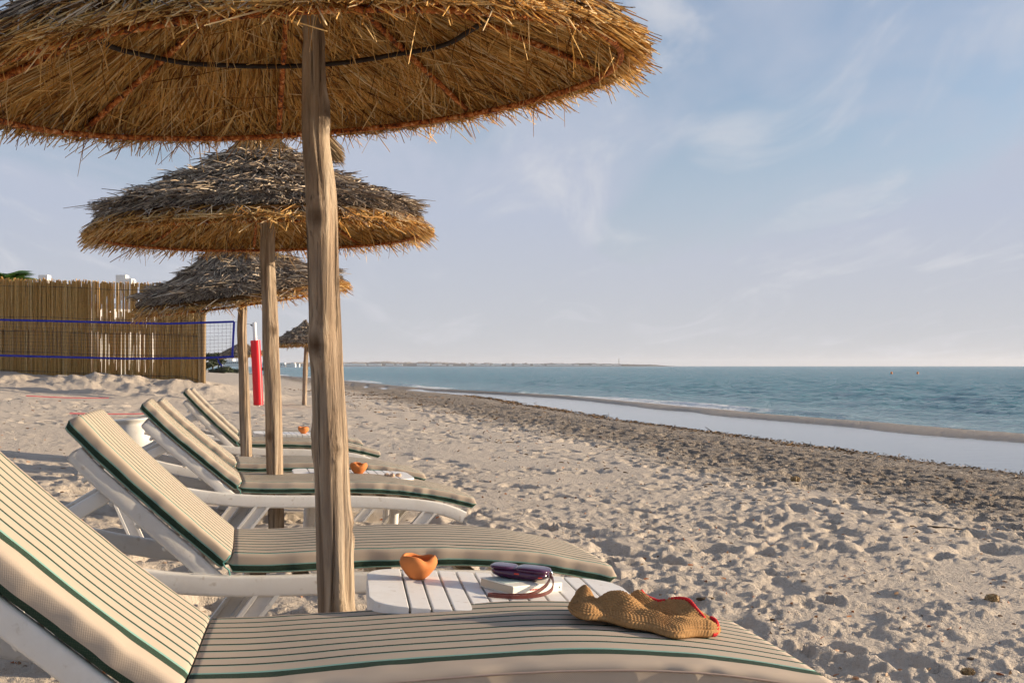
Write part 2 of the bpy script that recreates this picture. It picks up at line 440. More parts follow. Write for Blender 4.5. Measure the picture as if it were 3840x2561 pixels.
def base_h(X, Y):
    u, v = uv_of(X, Y)
    wob = 0.35 * vnoise(v * 0.16, 0 * v, 5) + 0.25 * vnoise(v * 0.7, 0 * v, 8)
    n = np.interp(v, EV, EN) + wob; f = np.interp(v, EV, EF) + 0.5 * vnoise(v * 0.3, 0 * v, 9); s = np.interp(v, EV, ES) + wob * 0.6
    f = np.maximum(f, n + 0.05); s = np.maximum(s, f + 0.4)
    ul = np.where(u > 0, u * 12.0 / np.maximum(n, 4), u)
    ul = np.where(n < 4, u - n + 12.0, ul)
    land = np.interp(ul, GU, GZ)
    land = land - np.interp(v, [0, 4, 13, 30], [0, 0, 0.07, 0.0]) * np.exp(-(u / 4.0) ** 2)
    t1 = np.clip((u - n) / (f - n), 0, 1); lag = -0.14 * np.sin(t1 * math.pi) ** 0.8
    t2 = np.clip((u - f) / (s - f), 0, 1); bar = 0.10 * np.sin(t2 * math.pi) ** 0.9
    sea = -0.07 * (u - s) - 0.0
    z = np.where(u < n, land, np.where(u < f, lag, np.where(u < s, bar, np.maximum(sea, -8))))
    # bank under the reed fence
    d = Y - 35.2
    ridge = np.interp(X, [-60, -30, -16, -12, -10, -8.6, -7.4], [0.15, 0.25, 0.36, 0.46, 0.56, 0.30, 0.0])
    z = z + ridge * np.exp(-np.where(d < 0, d / 2.6, d / 6.0) ** 2)
    return z, u, v, n, f, s

def build_beach():
    tin = np.linspace(-0.52, 0.52, 620)
    tl = -0.52 - np.cumsum(np.geomspace(0.004, 0.9, 42)); tr = 0.52 + np.cumsum(np.geomspace(0.004, 0.9, 42))
    t = np.concatenate([tl[::-1], tin, tr])
    Yn = np.geomspace(1.35, 75, 720); Yf = np.geomspace(75, 9000, 60)[1:]; Yb = np.array([-14, -6, -3, -1.2, 0, 0.6, 1.0, 1.2])
    Y = np.concatenate([Yb, Yn, Yf])
    YY = np.repeat(Y[:, None], len(t), 1); XX = np.clip(t[None, :] * np.maximum(YY, 1.4), -9000, 9000)
    z, u, v, n, f, s = base_h(XX, YY)
    dry = np.clip((n - u) / 3.0, 0, 1)
    fade = np.clip(1.2 - YY / 140, 0, 1) * dry
    churn = np.clip(0.5 + 1.6 * vnoise(XX * 0.35, YY * 0.35, 21), 0, 1)
    det = 0.040 * fbm(XX * 0.6, YY * 0.6, 2, 1) + 0.010 * fbm(XX * 2.4, YY * 2.4, 3, 2, 0.5)
    clod = np.maximum(0, fbm(XX * 8, YY * 8, 4, 4, 0.62))
    det = det + 0.040 * clod * np.clip(churn * 1.4 - 0.45, 0, 1) * np.clip(1.6 - YY / 16, 0, 1)
    det = det + 0.006 * fbm(XX * 30, YY * 30, 3, 6, 0.6) * np.clip(1.5 - YY / 8, 0, 1)
    far = np.clip((YY - 12) / 18, 0, 1)
    det = det + far * 0.045 * fbm(XX * 1.5, YY * 1.1, 4, 12, 0.6)
    # the bank below the fence is rough
    bank = np.exp(-((YY - 33.6) / 2.2) ** 2) * np.clip((-XX - 7.5) / 2, 0, 1)
    det = det + bank * (0.22 * fbm(XX * 1.1, YY * 1.1, 4, 31, 0.6))
    z = z + det * fade
    z = z + (1 - dry) * np.where((u > f) & (u < s), 0.012 * fbm(XX * 6, YY * 6, 3, 14), 0)
    # footprints
    band = lambda x, y: 5.7 + 0.6 * math.sin(x * 2 + y) < uv_of(x, y)[0] < 11.2 + 0.04 * y
    rng = np.random.default_rng(5)
    def stamp(fx, fy, la, lb, dep, ang):
        if float(vnoise(fx * 0.45, fy * 0.45, 61)) + 0.5 * float(vnoise(fx * 1.3, fy * 1.3, 62)) < -0.16 and not band(fx, fy): return
        m = 1.9 * la
        i0, i1 = np.searchsorted(Y, [fy - m, fy + m])
        if i1 <= i0: return
        ym = max(fy, 1.4)
        j0, j1 = np.searchsorted(t, [(fx - m) / ym - 0.002 - abs(fx) * m / ym**2, (fx + m) / ym + 0.002 + abs(fx) * m / ym**2])
        if j1 <= j0: return
        dx = XX[i0:i1, j0:j1] - fx; dy = YY[i0:i1, j0:j1] - fy
        ca, sa = math.cos(ang), math.sin(ang)
        a = (dx * ca + dy * sa) / la; b = (-dx * sa + dy * ca) / lb
        d = np.sqrt(a * a + b * b) * (1 + 0.35 * vnoise(XX[i0:i1, j0:j1] * 7, YY[i0:i1, j0:j1] * 7, fx))
        q = np.clip((1.15 - d) / 0.75, 0, 1); q = q * q * (3 - 2 * q)
        rim = np.exp(-((d - 1.3) / 0.28) ** 2)
        z[i0:i1, j0:j1] += (-dep * q + 0.12 * dep * rim * (0.4 + 0.9 * (vnoise(dx * 11, dy * 11, fy) + 0.5))) * dry[i0:i1, j0:j1]
    def scatter(num, y0, y1, tm, lo, hi, dlo, dhi, cond=None):
        yy = np.sqrt(rng.uniform(y0**2, y1**2, num)); xx = rng.uniform(-tm, tm, num) * yy
        for x, y in zip(xx, yy):
            if cond is not None and not cond(x, y): continue
            la = rng.uniform(lo, hi); stamp(x, y, la, la * rng.uniform(0.42, 0.75), rng.uniform(dlo, dhi), rng.uniform(0, math.pi))
    scatter(330, 1.4, 9, 0.6, 0.10, 0.19, 0.030, 0.070)
    scatter(60, 1.4, 9, 0.6, 0.20, 0.38, 0.025, 0.055)
    scatter(1100, 1.4, 9, 0.6, 0.025, 0.07, 0.008, 0.024)
    scatter(2300, 3, 13, 0.58, 0.04, 0.085, 0.014, 0.034)
    scatter(1000, 9, 24, 0.56, 0.10, 0.20, 0.035, 0.075)
    scatter(3000, 8, 24, 0.56, 0.05, 0.10, 0.022, 0.045)
    scatter(2400, 24, 60, 0.5, 0.14, 0.30, 0.045, 0.09)
    scatter(9000, 8, 42, 0.55, 0.08, 0.17, 0.055, 0.095, band)
    V = np.stack([XX, YY, z], -1).reshape(-1, 3)
    me = mesh_np('beach', V, grid_faces(len(Y), len(t)))
    wet = np.clip(1 - (n - u) / 0.9, 0, 1) * (u < n) + ((u >= n) & (u < f)) * 1.0
    wet = np.where((u >= f), 0.85 + 0.45 * np.clip((u - s) / 1.0 + 1, 0, 1), wet)
    fattr(me, 'wet', wet.ravel())
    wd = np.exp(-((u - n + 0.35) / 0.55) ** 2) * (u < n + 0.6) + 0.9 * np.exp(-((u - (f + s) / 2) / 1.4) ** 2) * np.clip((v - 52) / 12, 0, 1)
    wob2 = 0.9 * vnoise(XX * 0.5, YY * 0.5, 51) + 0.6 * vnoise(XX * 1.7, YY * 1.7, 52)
    wd = wd + 0.85 * np.clip((u + wob2 - 5.5 - 0.02 * v) / 1.6, 0, 1) * np.clip((n - 0.4 - u) / 1.2, 0, 1)  # trampled band: dark debris plus painted shade of the dense footprints
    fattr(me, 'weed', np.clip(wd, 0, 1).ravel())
    t_ = NT('sand')
    v0 = t_.coord('Object')
    n1 = t_.noise(v0, 0.7, 5, 0.6); n2 = t_.noise(v0, 38, 3, 0.75); n3 = t_.noise(v0, 260, 1, 0.7); n4 = t_.noise(v0, 5.5, 4, 0.72)
    col = t_.mix(n1, (0.48, 0.415, 0.345), (0.56, 0.49, 0.41))
    col = t_.mix(t_.ramp(n3, [(0.3, 0.0), (0.75, 0.4)]), col, (0.36, 0.28, 0.21))
    col = t_.mix(t_.ramp(n2, [(0.60, 0), (0.70, 0.55)]), col, (0.30, 0.215, 0.15))
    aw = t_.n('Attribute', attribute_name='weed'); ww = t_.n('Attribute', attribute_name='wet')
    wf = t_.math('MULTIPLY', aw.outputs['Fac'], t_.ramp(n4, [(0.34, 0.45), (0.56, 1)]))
    col = t_.mix(t_.math('MULTIPLY', wf, 0.88), col, (0.13, 0.104, 0.082))  # seaweed tone; in the band it also paints in footprint shade
    col = t_.mix(t_.math('MULTIPLY', ww.outputs['Fac'], 0.62), col, (0.20, 0.155, 0.115))
    t_.set(col, t_.ramp(ww.outputs['Fac'], [(0.0, 0.95), (1.0, 0.45)]), 0.2)
    n5 = t_.noise(v0, 11, 4, 0.68, 0.4)
    rg = t_.math('MULTIPLY_ADD', aw.outputs['Fac'], 3.4, 0.42)
    h = t_.math('MULTIPLY_ADD', n2, 0.30, t_.math('MULTIPLY', n3, 0.10))
    h = t_.math('ADD', h, t_.math('MULTIPLY', t_.math('MULTIPLY', n5, rg), 0.9))
    t_.bump(h, 0.9, 0.06)
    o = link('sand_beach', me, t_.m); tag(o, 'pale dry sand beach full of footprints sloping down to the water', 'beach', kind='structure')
    return Y, t, z
BY, BT, BZ = build_beach()
def ground(x, y):
    """height of the finished sand at a point"""
    tt = x / max(y, 1.4)
    i = int(np.clip(np.searchsorted(BY, y) - 1, 0, len(BY) - 2)); j = int(np.clip(np.searchsorted(BT, tt) - 1, 0, len(BT) - 2))
    fy = (y - BY[i]) / (BY[i+1] - BY[i]); fx = (tt - BT[j]) / (BT[j+1] - BT[j])
    return float((BZ[i, j]*(1-fx) + BZ[i, j+1]*fx)*(1-fy) + (BZ[i+1, j]*(1-fx) + BZ[i+1, j+1]*fx)*fy)

def m_water(name, deep, rough, spec, bumps, foam=False):
    t = NT(name); v = t.coord('Object')
    col = deep
    if foam:
        a = t.n('Attribute', attribute_name='shore')
        n0 = t.noise(t.coord('Object', (0.012, 0.05, 1)), 1.0, 4)
        c = t.mix(n0, deep, [x * 1.25 for x in deep])
        c = t.mix(t.ramp(a.outputs['Fac'], [(0.0, 0), (1.0, 0.75)]), c, (0.20, 0.30, 0.31))
        n = t.noise(t.coord('Object', (1.0, 0.5, 1), (0, 0, -TH)), 1.6, 6, 0.7)
        fo = t.n('Attribute', attribute_name='foam')
        f = t.ramp(t.math('MULTIPLY', fo.outputs['Fac'], t.math('MULTIPLY', n, 1.9)), [(0.50, 0), (0.72, 0.9)])
        c = t.mix(f, c, (0.78, 0.79, 0.80)); col = c
        t.l(t.ramp(f, [(0, rough), (1, 0.9)]), t.b.inputs['Roughness'])
        t.set(col, None, spec)
    else:
        t.set(col, rough, spec)
    t.b.inputs['IOR'].default_value = 1.33
    h = None
    for sc, stretch, am in bumps:
        n = t.noise(t.coord('Object', (stretch, 1, 1), (0, 0, 0)), sc, 4, 0.6, 0.4)
        n = t.math('MULTIPLY', n, am); h = n if h is None else t.math('ADD', h, n)
    if h is not None: t.bump(h, 1.0, 1.0)
    return t.m
def build_sea():
    Y = np.concatenate([np.geomspace(6, 260, 480), np.geomspace(260, 12000, 70)[1:]])
    xs = np.array([-1.0] * len(Y))
    # left border of the sea: just inland of its edge
    for i, y in enumerate(Y):
        x = 0.0
        for k in range(30):
            u, v = uv_of(x, y); s = np.interp(v, EV, ES) - 0.5; x += (s - u) / CT * 0.8
        xs[i] = x
    nc = 260; q = np.linspace(0, 1, nc) ** 1.25
    xm = np.clip(Y * 1.5, 90, 12000)
    XX = xs[:, None] + (xm - xs)[:, None] * q[None, :]; YY = np.repeat(Y[:, None], nc, 1)
    u, v = uv_of(XX, YY); s = np.interp(v, EV, ES); d = np.clip(u - s, 0, None)
    am = np.clip(d / 14, 0, 1) * np.clip(1.3 - YY / 260, 0.0, 1)
    ph = 0.9 * fbm(XX * 0.05, YY * 0.05, 3, 40)
    z = am * (0.045 * np.sin((u * 0.9 + ph * 6)) + 0.20 * fbm(u * 0.7, v * 0.40, 4, 41, 0.62))
    z = z - 0.02
    # a small breaker
    z = z + 0.10 * np.exp(-((d - 1.6) / 0.5) ** 2) * np.clip(vnoise(v * 0.12, 0 * v, 44) * 3, 0, 1)
    me = mesh_np('sea', np.stack([XX, YY, z], -1).reshape(-1, 3), grid_faces(len(Y), nc))
    fattr(me, 'shore', np.exp(-d / 9.0).ravel())
    fattr(me, 'foam', np.clip(np.exp(-((d - 1.2) / 1.4) ** 2) * (0.45 + 1.2 * vnoise(v * 0.10, 0 * v, 44)) , 0, 1).ravel())
    o = link('sea', me, m_water('sea_water', (0.040, 0.170, 0.195), 0.20, 0.48, [(0.9, 0.6, 0.85), (2.6, 0.7, 0.32), (7.0, 0.8, 0.06)], True))
    tag(o, 'calm blue green sea with small ripples reaching the horizon', 'sea', kind='structure')
    # lagoon
    V = []; st = np.linspace(2, 90, 60)
    for v_ in st:
        for k in range(9):
            n = np.interp(v_, EV, EN) - 1.2; f = np.interp(v_, EV, EF) + 0.9
            V.append((*xy_of(n + (f - n) * k / 8, v_), 0.012))
    me = mesh_np('lagoon', V, grid_faces(60, 9))
    o = link('lagoon', me, m_water('still_water', (0.10, 0.12, 0.12), 0.06, 0.6, [(3.0, 0.6, 0.004)]))
    tag(o, 'strip of still shallow water behind a low sandbar', 'water', kind='structure')
build_sea()

# ------------------------------------------------------------------ sun loungers
RAIL = [(-0.80, 0.435), (-0.62, 0.392), (-0.40, 0.338), (-0.20, 0.302), (0.0, 0.283), (0.2, 0.279), (0.45, 0.283), (0.70, 0.283), (0.92, 0.274), (1.08, 0.256), (1.18, 0.228), (1.235, 0.205)]
def cushion_mesh(path, seed, width=0.60, th=0.062, puff=0.004, flip=1):
    """path: (x,z) of the cushion's underside from the hinge outward"""
    P = spline(path, 64); n = len(P)
    seg = np.concatenate([[0], np.cumsum(np.hypot(*np.diff(P, axis=0).T))]); L = seg[-1]
    r = 0.012; hw = width / 2
    pts = []
    for y in np.linspace(hw - r, -hw + r, 22): pts.append((y, th))
    for a in np.linspace(90, 180, 5)[1:]: pts.append((-hw + r + r * math.cos(R_(a)), th - r + r * math.sin(R_(a))))
    for b in np.linspace(th - r, r, 6)[1:]: pts.append((-hw, b))
    for a in np.linspace(180, 270, 5)[1:]: pts.append((-hw + r + r * math.cos(R_(a)), r + r * math.sin(R_(a))))
    for y in np.linspace(-hw + r, hw - r, 8)[1:]: pts.append((y, 0.0))
    for a in np.linspace(270, 360, 5)[1:]: pts.append((hw - r + r * math.cos(R_(a)), r + r * math.sin(R_(a))))
    for b in np.linspace(r, th - r, 5)[1:]: pts.append((hw, b))
    for a in np.linspace(0, 90, 5)[1:-1]: pts.append((hw - r + r * math.cos(R_(a)), th - r + r * math.sin(R_(a))))
    pts = np.array(pts); k = len(pts)
    d = np.hypot(*np.diff(np.vstack([pts, pts[:1]]), axis=0).T); w = r + np.concatenate([[0], np.cumsum(d)])   # k+1
    V = []; UV = []
    for i in range(n):
        t = P[min(i+1, n-1)] - P[max(i-1, 0)]; t = t / np.hypot(*t); nn = np.array([-t[1], t[0]]) * flip
        s = seg[i]; e = min(s, L - s); end = math.sqrt(max(0.0, 1 - max(0, 1 - e / 0.016) ** 2)); end = 0.10 + 0.90 * end
        sl = 0.985 + 0.015 * min(1, e / 0.02)
        for j in range(k + 1):
            y, b = pts[j % k]
            bb = th / 2 + (b - th / 2) * end
            top = (b > th * 0.6)
            bulge = puff * math.sin(math.pi * (b / th)) * (1 if y < 0 else -1) * (abs(y) > hw - 0.001)
            dz = (0.005 * float(vnoise(s * 5, y * 3 + b * 30, seed)) + 0.0035 * float(vnoise(s * 19, y * 3, seed + 2)) * (y < -hw + 0.09)) * (1 if b > 0.01 else 0)
            wr = 0.009 * float(vnoise(s * 24, b * 7 + y * 2, seed + 5)) * (abs(y) > hw - 0.03)
            crown = 0.004 * (1 - (y / hw) ** 2) * top * end
            V.append((P[i, 0] + nn[0] * (bb + dz + crown), y * sl - bulge - wr * (1 if y < 0 else -1), P[i, 1] + nn[1] * (bb + dz + crown)))
            UV.append((s, w[j]))
    F = grid_faces(n, k + 1)
    me = mesh_np('cushion', V, F, True, UV)
    bm = bmesh.new(); bm.from_mesh(me)
    bmesh.ops.remove_doubles(bm, verts=bm.verts[:], dist=0.00005)
    ed = [e for e in bm.edges if e.is_boundary]
    if ed: bmesh.ops.holes_fill(bm, edges=ed)
    bmesh.ops.recalc_face_normals(bm, faces=bm.faces[:])
    for f in bm.faces: f.smooth = True
    bm.to_mesh(me); bm.free()
    return me, P

def rail_z(x): return float(np.interp(x, [p[0] for p in RAIL], [p[1] for p in RAIL]))
FRAME_MESH = {}
def lounger_meshes():
    prof = rrect(0.032, 0.068, 0.010)
    path = [(x, 0, z) for x, z in spline(RAIL, 48)]
    FRAME_MESH['side_rail'] = MB().sweep(path, prof).mesh('side_rail', True, R_(40))
    # legs: a channel section plank
    ch = [(-0.018, 0.034), (0.018, 0.034), (0.018, 0.022), (0.007, 0.019), (0.007, -0.019), (0.018, -0.022), (0.018, -0.034), (-0.018, -0.034), (-0.018, -0.022), (-0.007, -0.019), (-0.007, 0.019), (-0.018, 0.022)]
    for nm, x0, x1, z1 in (('head_leg', -0.66, -0.44, -0.06), ('hip_leg', 0.15, -0.10, -0.06), ('knee_leg', 0.50, 0.70, -0.06), ('foot_leg', 1.06, 0.80, -0.06)):
        z0 = rail_z(x0) + 0.004
        FRAME_MESH[nm] = MB().sweep([(x0, 0, z0), (x0*.5+x1*.5, 0, z0*.5+z1*.5), (x1, 0, z1)], ch).mesh('leg')
    FRAME_MESH['seat_slat'] = MB().box((0, 0, 0), (0.055, 0.57, 0.016), None, 0.004).mesh('seat_slat')
    FRAME_MESH['back_slat'] = MB().box((0, 0, 0), (0.055, 0.515, 0.016), None, 0.004).mesh('back_slat')
lounger_meshes()

def make_lounger(label, loc, yaw, pitch, back_deg, fab, seed, roll=0.0):
    root = empty('sun_lounger', loc)
    root.rotation_euler = (Matrix.Rotation(yaw, 3, 'Z') @ Matrix.Rotation(pitch, 3, 'Y') @ Matrix.Rotation(roll, 3, 'X')).to_euler()
    tag(root, label, 'sun lounger', 'striped sun loungers in a row along the beach')
    for sy in (-1, 1):
        o = link('side_rail', FRAME_MESH['side_rail'], M['plastic'], root, (0, sy * 0.305, 0))
        for nm in ('head_leg', 'hip_leg', 'knee_leg', 'foot_leg'):
            link('leg', FRAME_MESH[nm], M['plastic'], root, (0, sy * 0.302, 0))
    for x in (0.10, 0.24, 0.38, 0.52, 0.66, 0.80, 0.94, 1.08):
        o = link('seat_slat', FRAME_MESH['seat_slat'], M['plastic'], root, (x, 0, rail_z(x) + 0.012))
    # backrest pivots at the hinge
    a = R_(back_deg); dx, dz = -math.cos(a), math.sin(a); hx, hz = -0.02, 0.300
    nx, nz = math.sin(a), math.cos(a)
    bf = MB()
    for sy in (-1, 1):
        pts = [(hx + dx * s + nx * b, sy * 0.283, hz + dz * s + nz * b) for s, b in ((-0.02, -0.012), (0.15, -0.008), (0.35, -0.006), (0.52, -0.002), (0.60, 0.006))]
        bf.sweep(pts, rrect(0.030, 0.056, 0.010))
    bf.sweep([(hx + dx * 0.585 - nx * 0.006, -0.25, hz + dz * 0.585 - nz * 0.006), (hx + dx * 0.585 - nx * 0.006, 0.25, hz + dz * 0.585 - nz * 0.006)], rrect(0.05, 0.03, 0.008), Vector((dx, 0, dz)))
    bo = bf.build('backrest_frame', M['plastic'], root, True, R_(40))
    for s in (0.08, 0.19, 0.30, 0.41, 0.52):
        o = link('backrest_slat', FRAME_MESH['back_slat'], M['plastic'], bo, (hx + dx * s - nx * 0.022, 0, hz + dz * s - nz * 0.022))
        o.rotation_euler = (0, math.pi / 2 - a + math.pi / 2, 0)
    # prop under the backrest
    for sy in (-1, 1):
        t0 = (hx + dx * 0.44 - nx * 0.03, sy * 0.225, hz + dz * 0.44 - nz * 0.03); t1 = (-0.66, sy * 0.225, rail_z(-0.66) - 0.01)
        MB().sweep([t0, ((t0[0]+t1[0])/2, sy * 0.225, (t0[2]+t1[2])/2), t1], rrect(0.026, 0.048, 0.007)).build('backrest_prop', M['plastic'], root, True, R_(40))
    MB().box((-0.66, 0, rail_z(-0.66) - 0.012), (0.05, 0.575, 0.022), None, 0.005).build('prop_bar', M['plastic'], root)
    # cushions
    seat = [(0.005, 0.322), (0.15, 0.318), (0.35, 0.323), (0.60, 0.328), (0.80, 0.324), (0.98, 0.310), (1.12, 0.288), (1.30, 0.250)]
    me, _ = cushion_mesh(seat, seed)
    sc = link('seat_cushion', me, M[fab], root)
    bk = [(-0.008 + dx * s + nx * b, 0.318 + dz * s + nz * b) for s, b in ((0.012, 0.006), (0.16, 0.004), (0.35, 0.005), (0.52, 0.010), (0.68, 0.022))]
    me, _ = cushion_mesh(bk, seed + 9, flip=-1)
    bc = link('back_cushion', me, M[fab], root)
    # tie cords at the hinge
    for sy in (-1, 1):
        y = sy * 0.315
        MB().tube([(0.012, y, 0.382), (0.002, y * 1.01, 0.368), (-0.010, y, 0.358), (-0.004, y * 1.02, 0.345), (0.008, y, 0.335), (0.012, y, 0.318)], 0.0024, 6).build('tie_cord', M['cord'], root, True)
    # seam along the side panel
    if fab != 'fabric_wide': return root
    sp = spline(seat, 40); pts = []
    for i in range(1, 39):
        t = sp[min(i+1, 39)] - sp[i-1]; t = t / np.hypot(*t)
        pts.append((sp[i, 0] - t[1] * 0.047, -0.303 - 0.003, sp[i, 1] + t[0] * 0.047))
    MB().tube(pts, 0.0024, 5).build('seam', M['seam'], sc, True)
    return root
LNG = [
    ('sun lounger nearest the camera with a knitted hat on its striped foot end', -0.668, 2.40, 9.9, -0.7, 0.628, 40, 'fabric_wide'),
    ('second sun lounger from the camera, behind the table with the book', -0.985, 3.957, 13.2, 1.0, 0.618, 41.5, 'fabric'),
    ('third sun lounger from the camera, in front of the table with shells', -1.549, 6.402, 15.4, 2.6, 0.604, 38, 'fabric'),
    ('fourth sun lounger from the camera, just behind the table with shells', -1.943, 7.966, 15.6, 1.7, 0.572, 38, 'fabric'),
    ('fifth sun lounger from the camera, in front of the far small table', -2.573, 10.653, 15.4, 3.0, 0.555, 41, 'fabric'),
    ('farthest sun lounger of the row, half hidden behind the fifth one', -2.933, 12.158, 15.5, 2.3, 0.536, 41, 'fabric')]
for i, (lb, x, y, yw, pt, z, ba, fb) in enumerate(LNG):
    make_lounger(lb, (x, y, z), R_(yw), R_(pt), ba, fb, 10 + i * 3)

# ------------------------------------------------------------------ tables
def table_slats(L=0.70, W=0.52, n=12):
    """list of (mesh, x) for slats with rounded end slats"""
    gap = 0.006; we = 0.092; w = (L - 2 * we - gap * (n - 1)) / (n - 2); out = []
    for i in range(n):
        x0 = -L/2 if i == 0 else -L/2 + we + gap + (i - 1) * (w + gap); x1 = x0 + (we if i in (0, n - 1) else w)
        poly = []
        rad = 0.11
        def yh(x):
            d = min(x + L/2, L/2 - x)
            base = W/2 - 0.006 * (1 - math.cos(math.pi * x / L * 2)) * 0
            if d < rad: return base - rad + math.sqrt(max(0, rad**2 - (rad - d)**2))
            return base
        xs = np.linspace(x0, x1, 9 if i in (0, n-1) else 5 if i in (1, n-2) else 2)
        up = [(x, yh(x)) for x in xs]; poly = up + [(x, -y) for x, y in reversed(up)]
        bm = bmesh.new(); vs = [bm.verts.new((x, y, 0)) for x, y in poly]
        f = bm.faces.new(vs); r = bmesh.ops.extrude_face_region(bm, geom=[f])
        bmesh.ops.translate(bm, verts=[v for v in r['geom'] if isinstance(v, bmesh.types.BMVert)], vec=(0, 0, -0.042))
        bmesh.ops.recalc_face_normals(bm, faces=bm.faces[:])
        bmesh.ops.bevel(bm, geom=[e for e in bm.edges if len(e.link_faces) == 2 and e.calc_face_angle(0) > 0.9], offset=0.002, segments=2, affect='EDGES', profile=0.5)
        me = bpy.data.meshes.new('slat'); bm.to_mesh(me); bm.free()
        out.append(me)
    return out
SLATS = table_slats()
_lg = MB()
_lg.tube([(0, 0, -0.03), (0, 0, -0.2), (0, 0, -0.55)], [0.030, 0.028, 0.025], 16)
LEGM = _lg.mesh('leg', True, R_(40))
UNDER = MB().box((0, 0, -0.030), (0.60, 0.40, 0.018), None, 0.004).mesh('table_base')
def make_table(label, loc, yaw, pitch, roll=0):
    root = empty('side_table', loc)
    root.rotation_euler = (Matrix.Rotation(yaw, 3, 'Z') @ Matrix.Rotation(pitch, 3, 'Y') @ Matrix.Rotation(roll, 3, 'X')).to_euler()
    tag(root, label, 'table', 'white slatted side tables between the loungers')
    for me in SLATS: link('slat', me, M['table'], root, (0, 0, 0.41))
    link('support_plate', UNDER, M['table'], root, (0, 0, 0.395))
    for sx in (-1, 1):
        for sy in (-1, 1): link('leg', LEGM, M['table'], root, (sx * 0.24, sy * 0.16, 0.39))
    return root
TAB1 = make_table('white slatted table carrying a bowl, a book and a purple case', (-0.052, 2.972, 0.609), R_(8.0), R_(4.3))
TAB2 = make_table('white slatted table carrying a terracotta bowl and shells', (-0.975, 6.88, 0.548), R_(13), R_(2.8))
TAB3 = make_table('farthest white slatted table, carrying a small terracotta bowl only', (-2.20, 11.30, 0.53), R_(15), R_(2.5))

# ------------------------------------------------------------------ straw umbrellas
def straws(A, B, C, w, w1=None, taper=0.5, sides=2):
    """straws along quadratic curves A-B-C: folded two-faced blades (sides=2) or three-sided stalks"""
    n = len(A); w = np.broadcast_to(np.asarray(w, float), (n,))
    mid = 0.25 * A + 0.5 * B + 0.25 * C
    rows = [(A, 1.0), (mid, 0.9), (C, taper)]
    T = C - A; T = T / (np.linalg.norm(T, axis=1, keepdims=True) + 1e-9)
    ref = RNG.normal(size=(n, 3)); X = np.cross(T, ref); X = X / (np.linalg.norm(X, axis=1, keepdims=True) + 1e-9); Yv = np.cross(T, X)
    V = np.zeros((n, 9, 3))
    for i, (P, k) in enumerate(rows):
        for j in range(3):
            a = 2 * math.pi * j / 3
            V[:, i * 3 + j] = P + (X * math.cos(a) + Yv * math.sin(a)) * (w * k * 0.5)[:, None]
    f = []
    for i in range(2):
        for j in range(sides):
            a = i * 3 + j; b = i * 3 + (j + 1) % 3; f.append((a, b, b + 3, a + 3))
    f = np.array(f); F = (np.arange(n)[:, None, None] * 9 + f[None]).reshape(-1, 4)
    return V.reshape(-1, 3), F
def straw_obj(name, parts, mat, parent):
    Vs = []; Fs = []; o = 0
    for V, F in parts: Vs.append(V); Fs.append(F + o); o += len(V)
    ob = link(name, mesh_np(name, np.concatenate(Vs), np.concatenate(Fs), True), mat, parent)
    ob['kind'] = 'stuff'; return ob

def pole_mesh(path, rads, seed, knots=()):
    """path: list of (x,y,z); rads: radius at each; ridged, knotty trunk"""
    n = 110; P = spline(path, n); r = np.interp(np.linspace(0, 1, n), np.linspace(0, 1, len(rads)), rads)
    k = 48; KN = np.zeros((n, k)); V = np.zeros((n, k, 3)); a = np.arange(k) * 2 * math.pi / k
    seg = np.concatenate([[0], np.cumsum(np.linalg.norm(np.diff(P, axis=0), axis=1))])
    for i in range(n):
        ca, sa = np.cos(a), np.sin(a); s = seg[i]
        rr = r[i] * (1 + 0.10 * vnoise(ca * 1.6 + 3, sa * 1.6 + s * 1.4, seed) * 2 + 0.26 * vnoise(ca * 3.2, sa * 3.2 + s * 1.1, seed + 3) + 0.07 * vnoise(ca * 10, sa * 10 + s * 1.4, seed + 5) + 0.11 * vnoise(s * 3.1 + 0 * ca, ca * 0.8, seed + 8))
        for (ka, ks, kr, kh) in knots:
            da = np.angle(np.exp(1j * (a - ka))); d = np.sqrt((da * r[i] / kr) ** 2 + ((s - ks) / (kr * 1.5)) ** 2)
            rr = rr + kh * np.exp(-d * d) * (1 - 0.9 * np.exp(-(d / 0.42) ** 2)); KN[i] = np.maximum(KN[i], np.exp(-(d / 0.9) ** 2))
        V[i, :, 0] = P[i, 0] + rr * ca; V[i, :, 1] = P[i, 1] + rr * sa; V[i, :, 2] = P[i, 2]
    F = grid_faces(n, k, True)
    me = mesh_np('pole', V.reshape(-1, 3), F, True); fattr(me, 'knot', KN.ravel())
    return me
def ring_pts(R, fr, wob=0.0, z=0.0, n=96, seed=0):
    out = []
    for i in range(n + 1):
        a = 2 * math.pi * (i % n) / n
        rr = R * (1 + wob * float(vnoise(math.cos(a) * 2.2, math.sin(a) * 2.2, seed))); zz = z + wob * 0.35 * R * float(vnoise(math.cos(a) * 2.5, math.sin(a) * 2.5, seed + 4))
        out.append(fr(rr * math.cos(a), rr * math.sin(a), zz))
    return out

